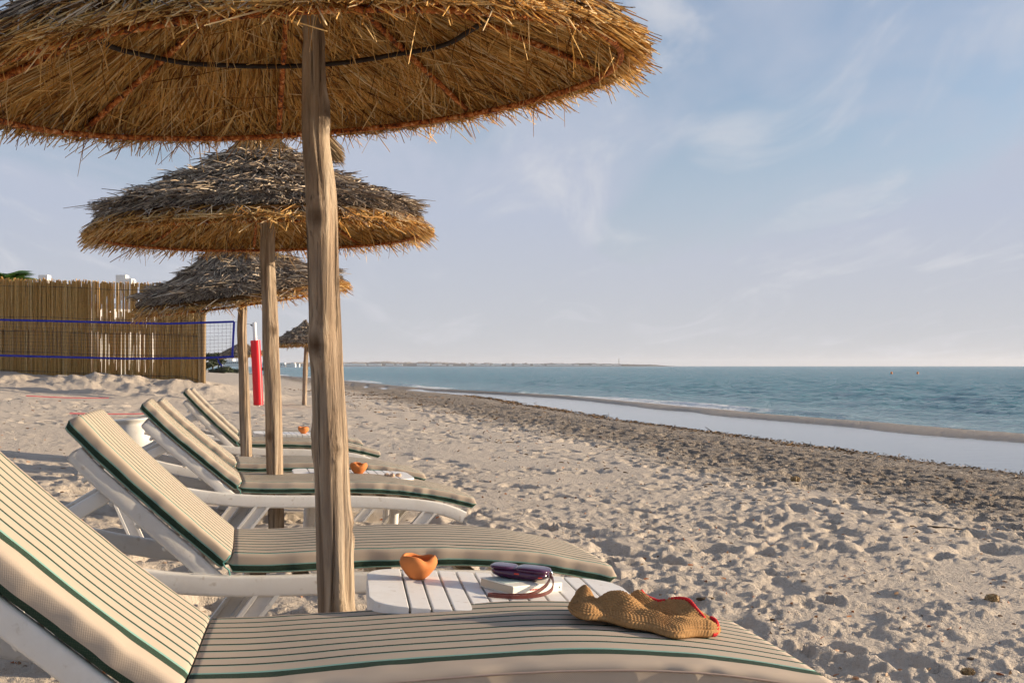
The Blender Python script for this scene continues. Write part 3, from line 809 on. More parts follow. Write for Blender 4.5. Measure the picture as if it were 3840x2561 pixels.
def make_umbrella(label, base, pole_path, pole_r, center, nrm, R, H, seed, nu, nt, nf, sw, conc=1.0, topknot='tuft', knots=(), red_mark=False, spokes=8, detail=True, strays=200):
    root = empty('straw_umbrella', base); bv = np.array(base)
    tag(root, label, 'umbrella', 'straw parasols on wooden poles along the beach')
    nz = np.array([nrm[0], nrm[1], 1.0]); nz /= np.linalg.norm(nz)
    ex = np.cross([0, 1, 0], nz); ex /= np.linalg.norm(ex); ey = np.cross(nz, ex); c = np.array(center) - bv
    def fr(x, y, z): return c + ex * x + ey * y + nz * z
    def FR(x, y, z): return c + x[:, None] * ex + y[:, None] * ey + z[:, None] * nz
    def zc(r): return H * np.clip(1 - r / R, -0.25, 1) ** 1.0 * (1.0) if conc == 1.0 else H * np.sign(1 - r / R) * np.abs(1 - r / R) ** conc
    rng = np.random.default_rng(seed)
    po = link('pole', pole_mesh([np.array(p) - bv for p in pole_path], pole_r, seed, knots), M['wood'], root)
    # iron frame
    ringR = 0.925 * R
    if detail:
        MB().tube([Vector(p) for p in ring_pts(ringR, fr, 0.015, float(zc(ringR)) - 0.088, seed=seed)], 0.0095, 8, False).build('rim_ring', M['rust'], root, True)
        MB().tube([Vector(p) for p in ring_pts(0.56 * R, fr, 0.10, float(zc(0.56 * R)) - 0.070, seed=seed + 1)], 0.008, 8, False).build('middle_ring', M['iron'], root, True)
        MB().tube([Vector(p) for p in ring_pts(0.27 * R, fr, 0.05, float(zc(0.27 * R)) - 0.070, seed=seed + 2)], 0.008, 8, False).build('upper_ring', M['rust'], root, True)
        for k in range(spokes):
            a = 2 * math.pi * (k + 0.2) / spokes + 0.12
            MB().tube([Vector(fr(r * math.cos(a), r * math.sin(a), float(zc(r)) - (0.066 if r > 0.1 else 0.12))) for r in np.linspace(0.05, ringR, 12)], 0.0095, 7).build('spoke', M['rust'], root, True)
        MB().tube([Vector(fr(0, 0, H - 0.20)), Vector(fr(0, 0, H - 0.02))], 0.048, 14).build('hub', M['rust'], root, True)
    # solid heart of the thatch: a thin double shell
    na, nr_ = 64, 12; Vc = []
    for side in (0, 1):
        for i in range(nr_):
            r = R * (0.02 + 0.93 * i / (nr_ - 1))
            if side: r = R * (0.95 - 0.93 * i / (nr_ - 1))
            for j in range(na):
                a = 2 * math.pi * j / na; Vc.append(fr(r * math.cos(a), r * math.sin(a), float(zc(np.array(r))) - (0.012 if not side else 0.030) ))
    core = link('thatch_core', mesh_np('thatch_core', Vc, grid_faces(2 * nr_, na, True)), M['thatch_core'], root)
    # underside straw
    def under(n, r0, r1, l0, l1, off0, off1, sweep, wmul=1.0, zdrop=0.0):
        a = rng.uniform(0, 2 * math.pi, n); rs = R * np.sqrt(rng.uniform(r0 ** 2, r1 ** 2, n)); L = R * rng.uniform(l0, l1, n)
        clump = np.floor(a / (2 * math.pi) * 90) + 100 * np.floor(rs / R * 5)
        sw_ = sweep * (0.9 * vnoise(np.cos(a) * 2.3 + rs, np.sin(a) * 2.3, seed + 1) * 2 + 0.5 * (np.modf(np.sin(clump * 12.9898) * 43758.5453)[0]) + 0.13 * rng.normal(size=n))
        off = rng.uniform(off0, off1, n)
        def pt(t, bow):
            r = rs + L * t * np.cos(sw_); aa = a + (L * t * np.sin(sw_) * (1 + bow * t)) / np.maximum(rs + 0.5 * L * t, 0.12)
            r = np.minimum(r, R * (0.96 + 0.06 * rng.random(n)))
            return r, aa
        P = []
        bow = rng.uniform(-0.3, 0.9, n)
        for t in (0, 0.5, 1.0):
            r, aa = pt(t, bow); z = zc(r) - 0.030 - off - zdrop * t * rng.random(n) * 0.06
            z = z - np.clip(r / R - 0.93, 0, 1) * 0.2 * rng.uniform(0.4, 1, n)
            P.append(FR(r * np.cos(aa), r * np.sin(aa), z))
        return straws(P[0], 2 * P[1] - 0.5 * (P[0] + P[2]), P[2], sw * wmul * rng.uniform(0.6, 1.25, n))
    parts = [under(int(nu * 0.70), 0.03, 0.72, 0.30, 0.75, 0.0, 0.018, 0.42), under(int(nu * 0.30), 0.40, 0.88, 0.20, 0.42, 0.0, 0.022, 0.36)]
    # fringe
    def fringe(n, zlo, zhi, l0, l1, droop, spread):
        a = rng.uniform(0, 2 * math.pi, n); bundle = 0.06 * vnoise(a * 26, 0 * a, seed + 7)
        r0_ = R * rng.uniform(0.80, 0.93, n); L = R * rng.uniform(l0, l1, n) * (1 + 3.0 * bundle)
        da = rng.normal(size=n) * spread; z0 = zc(r0_) + rng.uniform(zlo, zhi, n)
        r2 = np.minimum(r0_ + L, R * (0.965 + 0.07 * rng.random(n) + bundle)); r1_ = 0.5 * (r0_ + r2)
        zz2 = z0 - (r2 - r0_) * (H / R) - droop * rng.uniform(0.1, 1, n) * (r2 - r0_)
        A = FR(r0_ * np.cos(a), r0_ * np.sin(a), z0); C = FR(r2 * np.cos(a + da), r2 * np.sin(a + da), zz2)
        B = FR(r1_ * np.cos(a + da * .4), r1_ * np.sin(a + da * .4), 0.5 * (z0 + zz2) + 0.012)
        return straws(A, B, C, sw * rng.uniform(0.6, 1.2, n))
    parts.append(fringe(int(nf * 0.75), -0.055, -0.002, 0.10, 0.22, 0.45, 0.10))
    # stray straws hanging below
    n = strays
    a = rng.uniform(0, 2 * math.pi, n); r = R * rng.uniform(0.3, 0.97, n); z = zc(r) - 0.05; L = rng.uniform(0.05, 0.17, n)
    A = FR(r * np.cos(a), r * np.sin(a), z); C = A + np.stack([rng.normal(size=n) * 0.03, rng.normal(size=n) * 0.03, -L], -1)
    parts.append(straws(A, 0.5 * (A + C) + rng.normal(size=(n, 3)) * 0.015, C, sw * 0.55))
    n = strays // 2
    a = rng.uniform(0, 2 * math.pi, n); r = R * rng.uniform(0.35, 0.85, n); z = zc(r) - 0.062; d = rng.uniform(0, 2 * math.pi, n); L = rng.uniform(0.12, 0.34, n)
    x0, y0 = r * np.cos(a), r * np.sin(a); x1, y1 = x0 + L * np.cos(d), y0 + L * np.sin(d); r1 = np.minimum(np.hypot(x1, y1), R)
    A = FR(x0, y0, z); C = FR(x1, y1, zc(r1) - 0.058)
    parts.append(straws(A, 0.5 * (A + C) - np.array([0, 0, 1.0]) * 0.01, C, sw * 0.7))
    straw_obj('underside_thatch', parts, M['straw_under'], root)
    # upper thatch in overlapping courses
    tp = []
    courses = 4
    for k in range(courses):
        n = int(nt * (0.10 + 0.9 * (k + 1) / courses) / (courses * 0.64))
        a = rng.uniform(0, 2 * math.pi, n); rr0 = R * (0.02 + 0.225 * k) + R * 0.13 * rng.random(n); L = R * rng.uniform(0.18, 0.30, n)
        da = rng.normal(size=n) * 0.35 + 0.3 * vnoise(a * 5, a * 0, seed + k) * 2
        lift = rng.uniform(0.0, 0.042, n) * (1.0 if k < courses - 1 else 0.45); r2 = rr0 + L
        r2 = np.minimum(r2, R * (0.90 + 0.06 * rng.random(n))); rm = 0.5 * (rr0 + r2)
        da = da * L / np.maximum(rm, 0.15)
        A = FR(rr0 * np.cos(a), rr0 * np.sin(a), zc(rr0) + 0.004 + lift * 0.3)
        B = FR(rm * np.cos(a + da * .5), rm * np.sin(a + da * .5), zc(rm) + (0.024 if k < courses - 1 else 0.012) + lift)
        C = FR(r2 * np.cos(a + da), r2 * np.sin(a + da), zc(r2) + (0.018 if k < courses - 1 else -0.004) + lift * rng.uniform(0.5, 1.5, n))
        tp.append(straws(A, B, C, sw * rng.uniform(0.6, 1.3, n)))
        # untidy cut ends at the lower edge of the course
        m = n // 3; a = rng.uniform(0, 2 * math.pi, m); rr = R * (0.285 + 0.225 * k) + R * 0.03 * rng.normal(size=m); rr = np.clip(rr, 0.05, R * 0.88)
        A = FR(rr * np.cos(a), rr * np.sin(a), zc(rr) + 0.035 + 0.04 * rng.random(m)); D = rng.normal(size=(m, 3)) * np.array([0.05, 0.05, 0.012]) + (A - (c + nz * H)) * 0.03
        tp.append(straws(A, A + D * 0.5 + np.array([0, 0, 0.01]), A + D, sw * rng.uniform(0.6, 1.2, m)))
    tp.append(fringe(int(nf * 0.25), -0.035, 0.004, 0.06, 0.15, 0.40, 0.12))
    straw_obj('upper_thatch', tp, M['straw_top'], root)
    # tied top
    tk = []
    n = 500 if detail else 120
    a = rng.uniform(0, 2 * math.pi, n); ra = rng.uniform(0.0, 0.05, n); rb = rng.uniform(0.10, 0.24, n)
    A = FR(ra * np.cos(a), ra * np.sin(a), H + 0.05 + 0.05 * rng.random(n)); zb = zc(rb) + 0.035 + 0.02 * rng.random(n)
    C = FR(rb * np.cos(a), rb * np.sin(a), zb); B = FR(0.5 * rb * np.cos(a), 0.5 * rb * np.sin(a), H + 0.03 + 0 * a)
    tk.append(straws(A, B, C, sw * rng.uniform(0.6, 1.1, n)))
    if topknot == 'tail':
        n = 420; th_ = rng.uniform(0, 2 * math.pi, n); q = 0.035 * np.sqrt(rng.random(n)); ofy = q * np.cos(th_); ofz = q * np.sin(th_)
        e = rng.uniform(0.9, 1.08, n); fan = 1 + 1.2 * rng.random(n)
        for s0, s1 in ((0.0, 0.5), (0.45, 1.0)):
            def cp(s):
                x = 0.02 + 0.43 * s * e; zz = H + 0.075 + 0.05 * np.sin(np.pi * np.minimum(s * 1.1, 1)) - 0.21 * np.clip(s - 0.55, 0, 1) ** 1.5 * 2.4 * e
                g = 1 + (fan - 1) * np.clip(s - 0.5, 0, 1) * 2
                return FR(x, ofy * g, zz + ofz * g)
            A, Mi, C = cp(s0), cp(0.5 * (s0 + s1)), cp(s1)
            tk.append(straws(A, 2 * Mi - 0.5 * (A + C), C, sw * 0.8))
    else:
        n = 160 if detail else 60; a = rng.uniform(0, 2 * math.pi, n); A = FR(0.02 * np.cos(a), 0.02 * np.sin(a), H + 0.02 + 0 * a)
        C = FR(0.07 * np.cos(a) * rng.random(n) + 0.02, 0.07 * np.sin(a), H + 0.08 + 0.07 * rng.random(n)); tk.append(straws(A, 0.5 * (A + C), C, sw * 0.7))
    straw_obj('tied_top', tk, M['straw_pale'] if detail else M['straw_top'], root)
    return root

def px(x, y, Y):      # photograph pixel (2351 wide view) at a distance
    k = 1024 / 2351; return ((x * k - CX) / FPX * Y, Y, ZC + (CY - y * k) / FPX * Y)
def pole_from(pts, Y, base_z, top):
    P = [px(x, y, Y) for x, y, w in pts]; rr = [w * 1024 / 2351 / FPX * Y / 2 for x, y, w in pts]
    P = [top] + P; rr = [rr[0] * 0.95] + rr
    a, b = P[-2], P[-1]; f = (base_z - b[2]) / (b[2] - a[2]) if abs(b[2] - a[2]) > 1e-6 else 0
    if b[2] > base_z: P.append((b[0] + (b[0] - a[0]) * min(f, 1.2) , Y, base_z)); rr.append(rr[-1] * 1.02)
    return P, rr
# nearest umbrella
c1 = (-0.597, 3.30, 2.450); n1 = (-0.092, -0.072)
top1 = (c1[0] + n1[0] * 0.40, c1[1] + n1[1] * 0.40, c1[2] + 0.42)
P1, r1 = pole_from([(716, 60, 47), (718, 130, 51), (721, 300, 58), (735, 450, 65), (741, 650, 66), (749, 850, 70), (758, 1000, 76), (764, 1200, 75), (772, 1400, 80)], 3.3, 0.45, top1)
make_umbrella('large straw umbrella nearest the camera, its golden underside filling the top left', (P1[-1][0], 3.3, 0.55), P1, r1, c1, n1, 0.975, 0.42, 3, 20000, 4500, 6000, 0.0054,
    knots=[(R_(-110), 1.22, 0.034, 0.022), (R_(-15), 0.55, 0.035, 0.016), (R_(-95), 0.86, 0.030, 0.016), (R_(-70), 2.0, 0.034, 0.014), (R_(-5), 1.75, 0.03, 0.012), (R_(175), 1.5, 0.03, 0.012), (R_(-60), 1.52, 0.02, 0.008)], strays=420)
c2 = (-1.43, 6.60, 2.405); n2 = (-0.03, -0.02)
P2, r2 = pole_from([(613, 490, 32), (614, 600, 31), (619, 700, 33), (622, 800, 35), (628, 900, 36), (630, 1000, 37), (632, 1100, 35), (634, 1205, 35)], 6.6, 0.45, (c2[0] - 0.012, 6.59, 2.80))
make_umbrella('second straw umbrella from the camera, with a bent tail of straw on top', (P2[-1][0], 6.6, 0.52), P2, r2, c2, n2, 0.965, 0.46, 17, 8000, 13500, 4200, 0.0072, conc=1.18, topknot='tail', knots=[(R_(-60), 1.0, 0.03, 0.010), (R_(-110), 1.6, 0.03, 0.008)], strays=260)
c3 = (-2.33, 9.90, 2.235); n3 = (-0.125, -0.135)
P3, r3 = pole_from([(557, 680, 19), (555, 760, 21), (559, 850, 21), (562, 950, 23), (565, 1018, 24)], 9.9, 0.40, (c3[0] - 0.03, 9.87, 2.55))
make_umbrella('third straw umbrella from the camera, grey and tilted down to the left', (P3[-1][0], 9.9, 0.5), P3, r3, c3, n3, 0.92, 0.45, 29, 3500, 9500, 2000, 0.0078, conc=1.35, knots=[(R_(-60), 0.9, 0.03, 0.010)], strays=140)
c4 = (-5.76, 32.0, 2.20)
P4, r4 = pole_from([(703, 795, 9), (701, 850, 10), (698, 935, 10)], 32.0, 0.3, (-5.74, 32.0, 2.75))
make_umbrella('small distant straw umbrella standing alone near the water, right of the red post', (P4[-1][0], 32.0, 0.42), P4, r4, c4, (-0.02, 0.0), 0.95, 0.55, 41, 3000, 4200, 1600, 0.022, detail=False, strays=40)
c5 = (-11.75, 50.0, 2.08)
make_umbrella('faint far straw umbrella behind the volleyball net and beside the red post', (-11.7, 50.0, 0.5), [(-11.7, 50, 2.55), (-11.7, 50, 1.6), (-11.72, 50, 1.0), (-11.7, 50, 0.3)], [0.05, 0.05, 0.05, 0.055], c5, (-0.05, -0.08), 1.0, 0.50, 43, 1600, 2600, 900, 0.03, detail=False, strays=20)

# ------------------------------------------------------------------ things on the tables and the hat
def on_table(tab, x, y, z=0.0): return tab.matrix_basis @ Vector((x, y, 0.41 + z))
def make_bowl(label, tab, x, y, rad, h, seed, rotz=0.0):
    """pinched terracotta bowl with a wavy folded rim"""
    n = 48; rows = []
    prof = [(0.0, 0.0), (0.30, 0.0), (0.40, 0.02), (0.66, 0.22), (0.90, 0.48), (1.0, 0.70), (0.98, 0.86), (0.88, 0.98), (0.80, 1.0), (0.74, 0.96), (0.80, 0.84), (0.86, 0.66), (0.74, 0.42), (0.45, 0.16), (0.0, 0.10)]
    V = []
    for (q, zz) in prof:
        for k in range(n):
            a = 2 * math.pi * k / n
            lob = 1 + 0.05 * math.cos(2 * (a - 0.5)) * zz
            dip = 0.19 * (math.exp(-((((a - rotz + math.pi) % (2*math.pi)) - math.pi) / 0.45) ** 2)) + 0.10 * math.exp(-((((a - rotz - 2.4 + math.pi) % (2*math.pi)) - math.pi) / 0.5) ** 2) + 0.07 * math.exp(-((((a - rotz + 2.0 + math.pi) % (2*math.pi)) - math.pi) / 0.4) ** 2)
            t = max(0, (zz - 0.45) / 0.55); inn = 1 - 0.16 * dip / 0.26 * t
            V.append((q * rad * lob * inn * math.cos(a), q * rad * lob * inn * math.sin(a), h * (zz - dip * t)))
    me = mesh_np('bowl', V, grid_faces(len(prof), n, True))
    me.materials.append(M['terracotta'])
    o = bpy.data.objects.new('terracotta_bowl', me); COL.objects.link(o)
    o.matrix_basis = tab.matrix_basis @ Matrix.Translation((x, y, 0.4105)); 
    tag(o, label, 'bowl', 'pinched terracotta bowls on the tables'); return o
make_bowl('terracotta bowl with a wavy rim on the nearest white table', TAB1, -0.218, 0.112, 0.050, 0.064, 1, R_(-60))
make_bowl('terracotta bowl with a folded rim next to the shells', TAB2, 0.03, -0.05, 0.052, 0.07, 2, R_(-90))
make_bowl('small terracotta bowl on the farthest white table', TAB3, 0.13, 0.0, 0.055, 0.07, 3, R_(-130))

# book
def make_book():
    root = empty('paperback_book', (0, 0, 0)); root.matrix_basis = TAB1.matrix_basis @ Matrix.Translation((0.05, 0.045, 0.411)) @ Matrix.Rotation(R_(34), 4, 'Z')
    tag(root, 'cream paperback book lying under the purple case on the white table', 'book')
    w, d, h = 0.175, 0.130, 0.021
    MB().box((0.0, 0.002, h / 2), (w - 0.008, d - 0.006, h - 0.004), None, 0.001).build('pages', M['paper'], root)
    MB().box((0, 0, h + 0.0005), (w, d, 0.0022), None, 0.0008).build('front_cover', M['cover'], root)
    MB().box((0, 0, 0.0012), (w, d, 0.0022), None, 0.0008).build('back_cover', M['cover'], root)
    sp = MB().box((0, -d / 2 - 0.0008, h / 2), (w, 0.003, h + 0.0015), None, 0.001).build('spine', M['cover'], root)
    MB().box((-0.045, 0.012, h + 0.0021), (0.07, 0.075, 0.0008)).build('cover_picture', M['cover_blue'], root)
    # tiny red line of print on the spine, too small to read
    pr = MB(); x = -0.028; rnd = random.Random(4)
    while x < 0.020:
        wd = rnd.uniform(0.0016, 0.0034); hh = rnd.choice((0.0042, 0.0042, 0.005))
        pr.box((x, -d / 2 - 0.0026, h * 0.5), (wd * 0.6, 0.0006, hh)); x += wd + 0.001
    pr.build('spine_print', M['redink'], sp)
    MB().box((0.078, -d / 2 - 0.0026, h * 0.5), (0.0035, 0.0006, 0.0045)).build('spine_mark', M['glass_dark'], sp)
    return root
BOOK = make_book()

def pillow(lx, ly, h, e=2.6, nu=36, nv=14, sag=0.0):
    V = []
    for i in range(nv):
        ph = -math.pi / 2 + math.pi * i / (nv - 1)
        for k in range(nu):
            a = 2 * math.pi * k / nu; c, s = math.cos(a), math.sin(a)
            sx = math.copysign(abs(c) ** (2 / e), c); sy = math.copysign(abs(s) ** (2 / e), s)
            q = math.cos(ph) ** 0.45 if abs(math.cos(ph)) > 1e-6 else 0.0
            z = h / 2 * math.sin(ph) + h / 2
            V.append((lx / 2 * sx * q, ly / 2 * sy * q, z - sag * (sx * sx) * h))
    return mesh_np('pillow', V, grid_faces(nv, nu, True))
def make_case():
    root = empty('glasses_case', (0, 0, 0)); root.matrix_basis = BOOK.matrix_basis @ Matrix.Translation((0.012, 0.016, 0.0235)) @ Matrix.Rotation(R_(-55), 4, 'Z')
    tag(root, 'shiny purple leather case with a wrist strap lying on the book', 'case')
    b = link('body', pillow(0.155, 0.082, 0.030, 3.2), M['purple'], root)
    o = link('flap', pillow(0.092, 0.088, 0.016, 3.4), M['purple'], root, (0.034, 0, 0.019))
    o2 = link('back_panel', pillow(0.070, 0.084, 0.011, 3.4), M['purple'], root, (-0.046, 0, 0.022))
    MB().box((-0.002, -0.0405, 0.017), (0.014, 0.003, 0.004), None, 0.001).build('lining', M['redlining'], root)
    MB().box((0.060, -0.036, 0.012), (0.012, 0.003, 0.003), Matrix.Rotation(R_(30), 3, 'Z'), 0.0015).build('lining', M['redlining'], root)
    ring = [Vector((0.076 + 0.009 * math.cos(t), -0.002, 0.020 + 0.010 * math.sin(t))) for t in np.linspace(0, 2 * math.pi, 17)]
    MB().tube(ring, 0.0024, 8, False).build('metal_ring', M['steel'], root, True)
    return root
CASE = make_case()
# the strap hangs from the ring down to the table
def case_strap():
    inv = CASE.matrix_basis.inverted() @ TAB1.matrix_basis
    pts = [inv.inverted() @ Vector((0.080, -0.002, 0.016))]
    for x, y, z in ((0.125, -0.010, 0.447), (0.115, -0.055, 0.430), (0.08, -0.085, 0.420), (0.02, -0.105, 0.4165), (-0.03, -0.105, 0.4165), (-0.052, -0.095, 0.4165), (-0.042, -0.085, 0.4165), (0.0, -0.088, 0.4165), (0.06, -0.075, 0.420), (0.10, -0.040, 0.435), (0.118, -0.005, 0.447)): pts.append(Vector((x, y, z)))
    P = spline([tuple(p) for p in pts], 60); mb = MB()
    V = []; n = len(P)
    for i in range(n):
        t = Vector(P[min(i+1, n-1)] - P[max(i-1, 0)]).normalized(); up = Vector((0, 0, 1)); sd = t.cross(up).normalized(); up2 = sd.cross(t)
        for a, b in ((0.0015, 0.0045), (-0.0015, 0.0045), (-0.0015, -0.0045), (0.0015, -0.0045)): V.append(inv @ (Vector(P[i]) + sd * a + up2 * b))
    F = [(i*4+k, i*4+(k+1) % 4, (i+1)*4+(k+1) % 4, (i+1)*4+k) for i in range(n-1) for k in range(4)] + [(0, 1, 2, 3), (n*4-1, n*4-2, n*4-3, n*4-4)]
    mb.add(V, F); mb.build('wrist_strap', M['strap'], CASE)
case_strap()
# shells on the second table
def make_shell(label, x, y, s, rz):
    V = []; n = 20; m = 12
    for i in range(m):
        q = i / (m - 1)
        for k in range(n):
            a = 2 * math.pi * k / n; rib = 1 + 0.06 * math.cos(9 * a)
            V.append((s * (0.5 * math.sin(math.pi * q) ** 0.8 * rib * math.cos(a)), s * (q - 0.5) * 1.1, max(0, s * 0.55 * math.sin(math.pi * q) ** 0.8 * (0.45 + 0.55 * math.sin(a)) * rib)))
    me = mesh_np('shell', V, grid_faces(m, n, True)); me.materials.append(M['shell'])
    o = bpy.data.objects.new('sea_shell', me); COL.objects.link(o); o.matrix_basis = TAB2.matrix_basis @ Matrix.Translation((x, y, 0.4105)) @ Matrix.Rotation(rz, 4, 'Z')
    tag(o, label, 'shell', 'shells on the white table')
make_shell('brown sea shell on the white table, nearest the bowl', 0.192, -0.120, 0.034, 0.6)
make_shell('middle sea shell of the three on the white table', 0.222, -0.135, 0.036, 1.9)
make_shell('pale sea shell on the white table, farthest from the bowl', 0.262, -0.120, 0.036, 2.7)

# knitted hat on the foot of the nearest lounger
def make_hat():
    L1 = bpy.data.objects['sun_lounger']
    root = empty('knitted_hat', (0, 0, 0)); root.matrix_basis = L1.matrix_basis @ Matrix.Translation((0.995, 0.045, 0.386)) @ Matrix.Rotation(R_(-14), 4, 'Z') @ Matrix.Rotation(R_(9), 4, 'Y')
    tag(root, 'crumpled tan knitted hat with red trim on the nearest lounger', 'hat')
    nu, nv = 220, 150; Lx, Ly = 0.34, 0.19
    s = np.linspace(-0.5, 0.5, nu)[:, None]; t = np.linspace(-0.5, 0.5, nv)[None, :]
    S = np.repeat(s, nv, 1); T = np.repeat(t, nu, 0)
    # outline: narrower to the right end, drawn in towards the left
    half = Ly * (0.42 + 0.16 * np.cos((S - 0.02) * 3.0) - 0.10 * np.clip(S - 0.2, 0, 1)); half = half * np.sqrt(np.clip(1 - (np.abs(S) * 2) ** 6, 0.03, 1))
    x = S * Lx; y = T * 2 * half - 0.016 * np.sin(S * 9) + 0.010 * np.sin(S * 21 + 1) * (T < 0)
    edge = np.clip(1 - (np.abs(T) * 2) ** 4, 0, 1) * np.clip(1 - (np.abs(S) * 2) ** 10, 0, 1)
    def g(cx, cy, sx, sy, ang=0):
        dx = x - cx; dy = y - cy; ca, sa = math.cos(ang), math.sin(ang)
        a = (dx * ca + dy * sa) / sx; b = (-dx * sa + dy * ca) / sy; return np.exp(-a * a - b * b)
    def ridge(p, q, w, h0, h1):
        d = np.array(q) - np.array(p); L2 = (d ** 2).sum(); tt = np.clip(((x - p[0]) * d[0] + (y - p[1]) * d[1]) / L2, 0, 1)
        dd = np.hypot(x - p[0] - tt * d[0], y - p[1] - tt * d[1]); return (h0 + (h1 - h0) * tt) * np.exp(-(dd / w) ** 2)
    z = 0.018 + 0.044 * g(-0.150, 0.045, 0.026, 0.040, 0.3) + 0.038 * g(-0.062, 0.000, 0.046, 0.050, 0.6) + 0.012 * g(0.03, -0.045, 0.06, 0.022)
    z = z + ridge((-0.012, 0.075), (0.030, 0.050), 0.022, 0.040, 0.014) + ridge((0.070, 0.062), (0.128, 0.000), 0.030, 0.040, 0.012) + ridge((0.10, -0.058), (0.165, -0.050), 0.024, 0.008, 0.022) - 0.014 * g(0.030, 0.015, 0.025, 0.05, 0.5) - 0.014 * g(-0.112, 0.01, 0.018, 0.07, 0.2) + 0.014 * fbm(x * 22, y * 22, 2, 3)
    z = 0.84 * np.maximum(z, 0.012) * edge ** 0.42
    # stitches: rows of small bumps pushed out along the surface normal
    base = np.stack([x, y, z], -1); du = np.gradient(base, axis=0); dv = np.gradient(base, axis=1); nm = np.cross(du, dv); nm /= np.linalg.norm(nm, axis=2, keepdims=True) + 1e-9
    if nm[..., 2].mean() < 0: nm = -nm
    arcv = np.cumsum(np.linalg.norm(dv, axis=2), axis=1); arcu = np.cumsum(np.linalg.norm(du, axis=2), axis=0)
    r_ = arcv / 0.0078; row = np.floor(r_); fr_ = r_ - row; c_ = arcu / 0.0085 + 0.5 * (row % 2) + 0.25 * np.sin(row)
    st = 0.0056 * np.sin(math.pi * fr_) ** 0.8 * (0.55 + 0.45 * np.abs(np.sin(math.pi * c_)))
    base = base + nm * st[..., None]; z = base[..., 2]
    top = base.reshape(-1, 3)
    bot = np.stack([x, y, np.minimum(z - 0.004, 0.004) * 0 - 0.004 + 0 * z], -1).reshape(-1, 3)
    F = grid_faces(nu, nv); n0 = nu * nv
    V = np.concatenate([top, bot]); Fb = F[:, ::-1] + n0
    ring = [i * nv for i in range(nu)] + [(nu - 1) * nv + j for j in range(1, nv)] + [i * nv + nv - 1 for i in range(nu - 2, -1, -1)] + [j for j in range(nv - 2, 0, -1)]
    ring = np.array(ring); nx_ = np.roll(ring, -1); W = np.stack([ring, nx_, nx_ + n0, ring + n0], -1)
    me = mesh_np('knit', V, np.concatenate([F, Fb, W])); link('knitted_body', me, M['knit'], root)
    def surf(px_, py_):
        d = (x - px_) ** 2 + (y - py_) ** 2; k = np.argmin(d); return Vector((x.ravel()[k], y.ravel()[k], z.ravel()[k]))
    def trim(pts, r=0.0042):
        P = spline([tuple(surf(*p) + Vector((0, 0, 0.002))) for p in pts], 70)
        rr = [r * (0.75 + 0.4 * abs(math.sin(i * 0.9))) for i in range(70)]
        MB().tube(P, rr, 7).build('red_trim', M['redyarn'], root, True)
    trim([(0.055, 0.060), (0.078, 0.048), (0.098, 0.034), (0.118, 0.012), (0.132, -0.008)])
    trim([(-0.012, 0.080), (0.002, 0.078), (0.018, 0.072), (0.032, 0.062), (0.046, 0.056)])
    trim([(0.150, 0.010), (0.158, -0.008), (0.161, -0.028), (0.160, -0.048), (0.150, -0.060)], 0.0052)
make_hat()

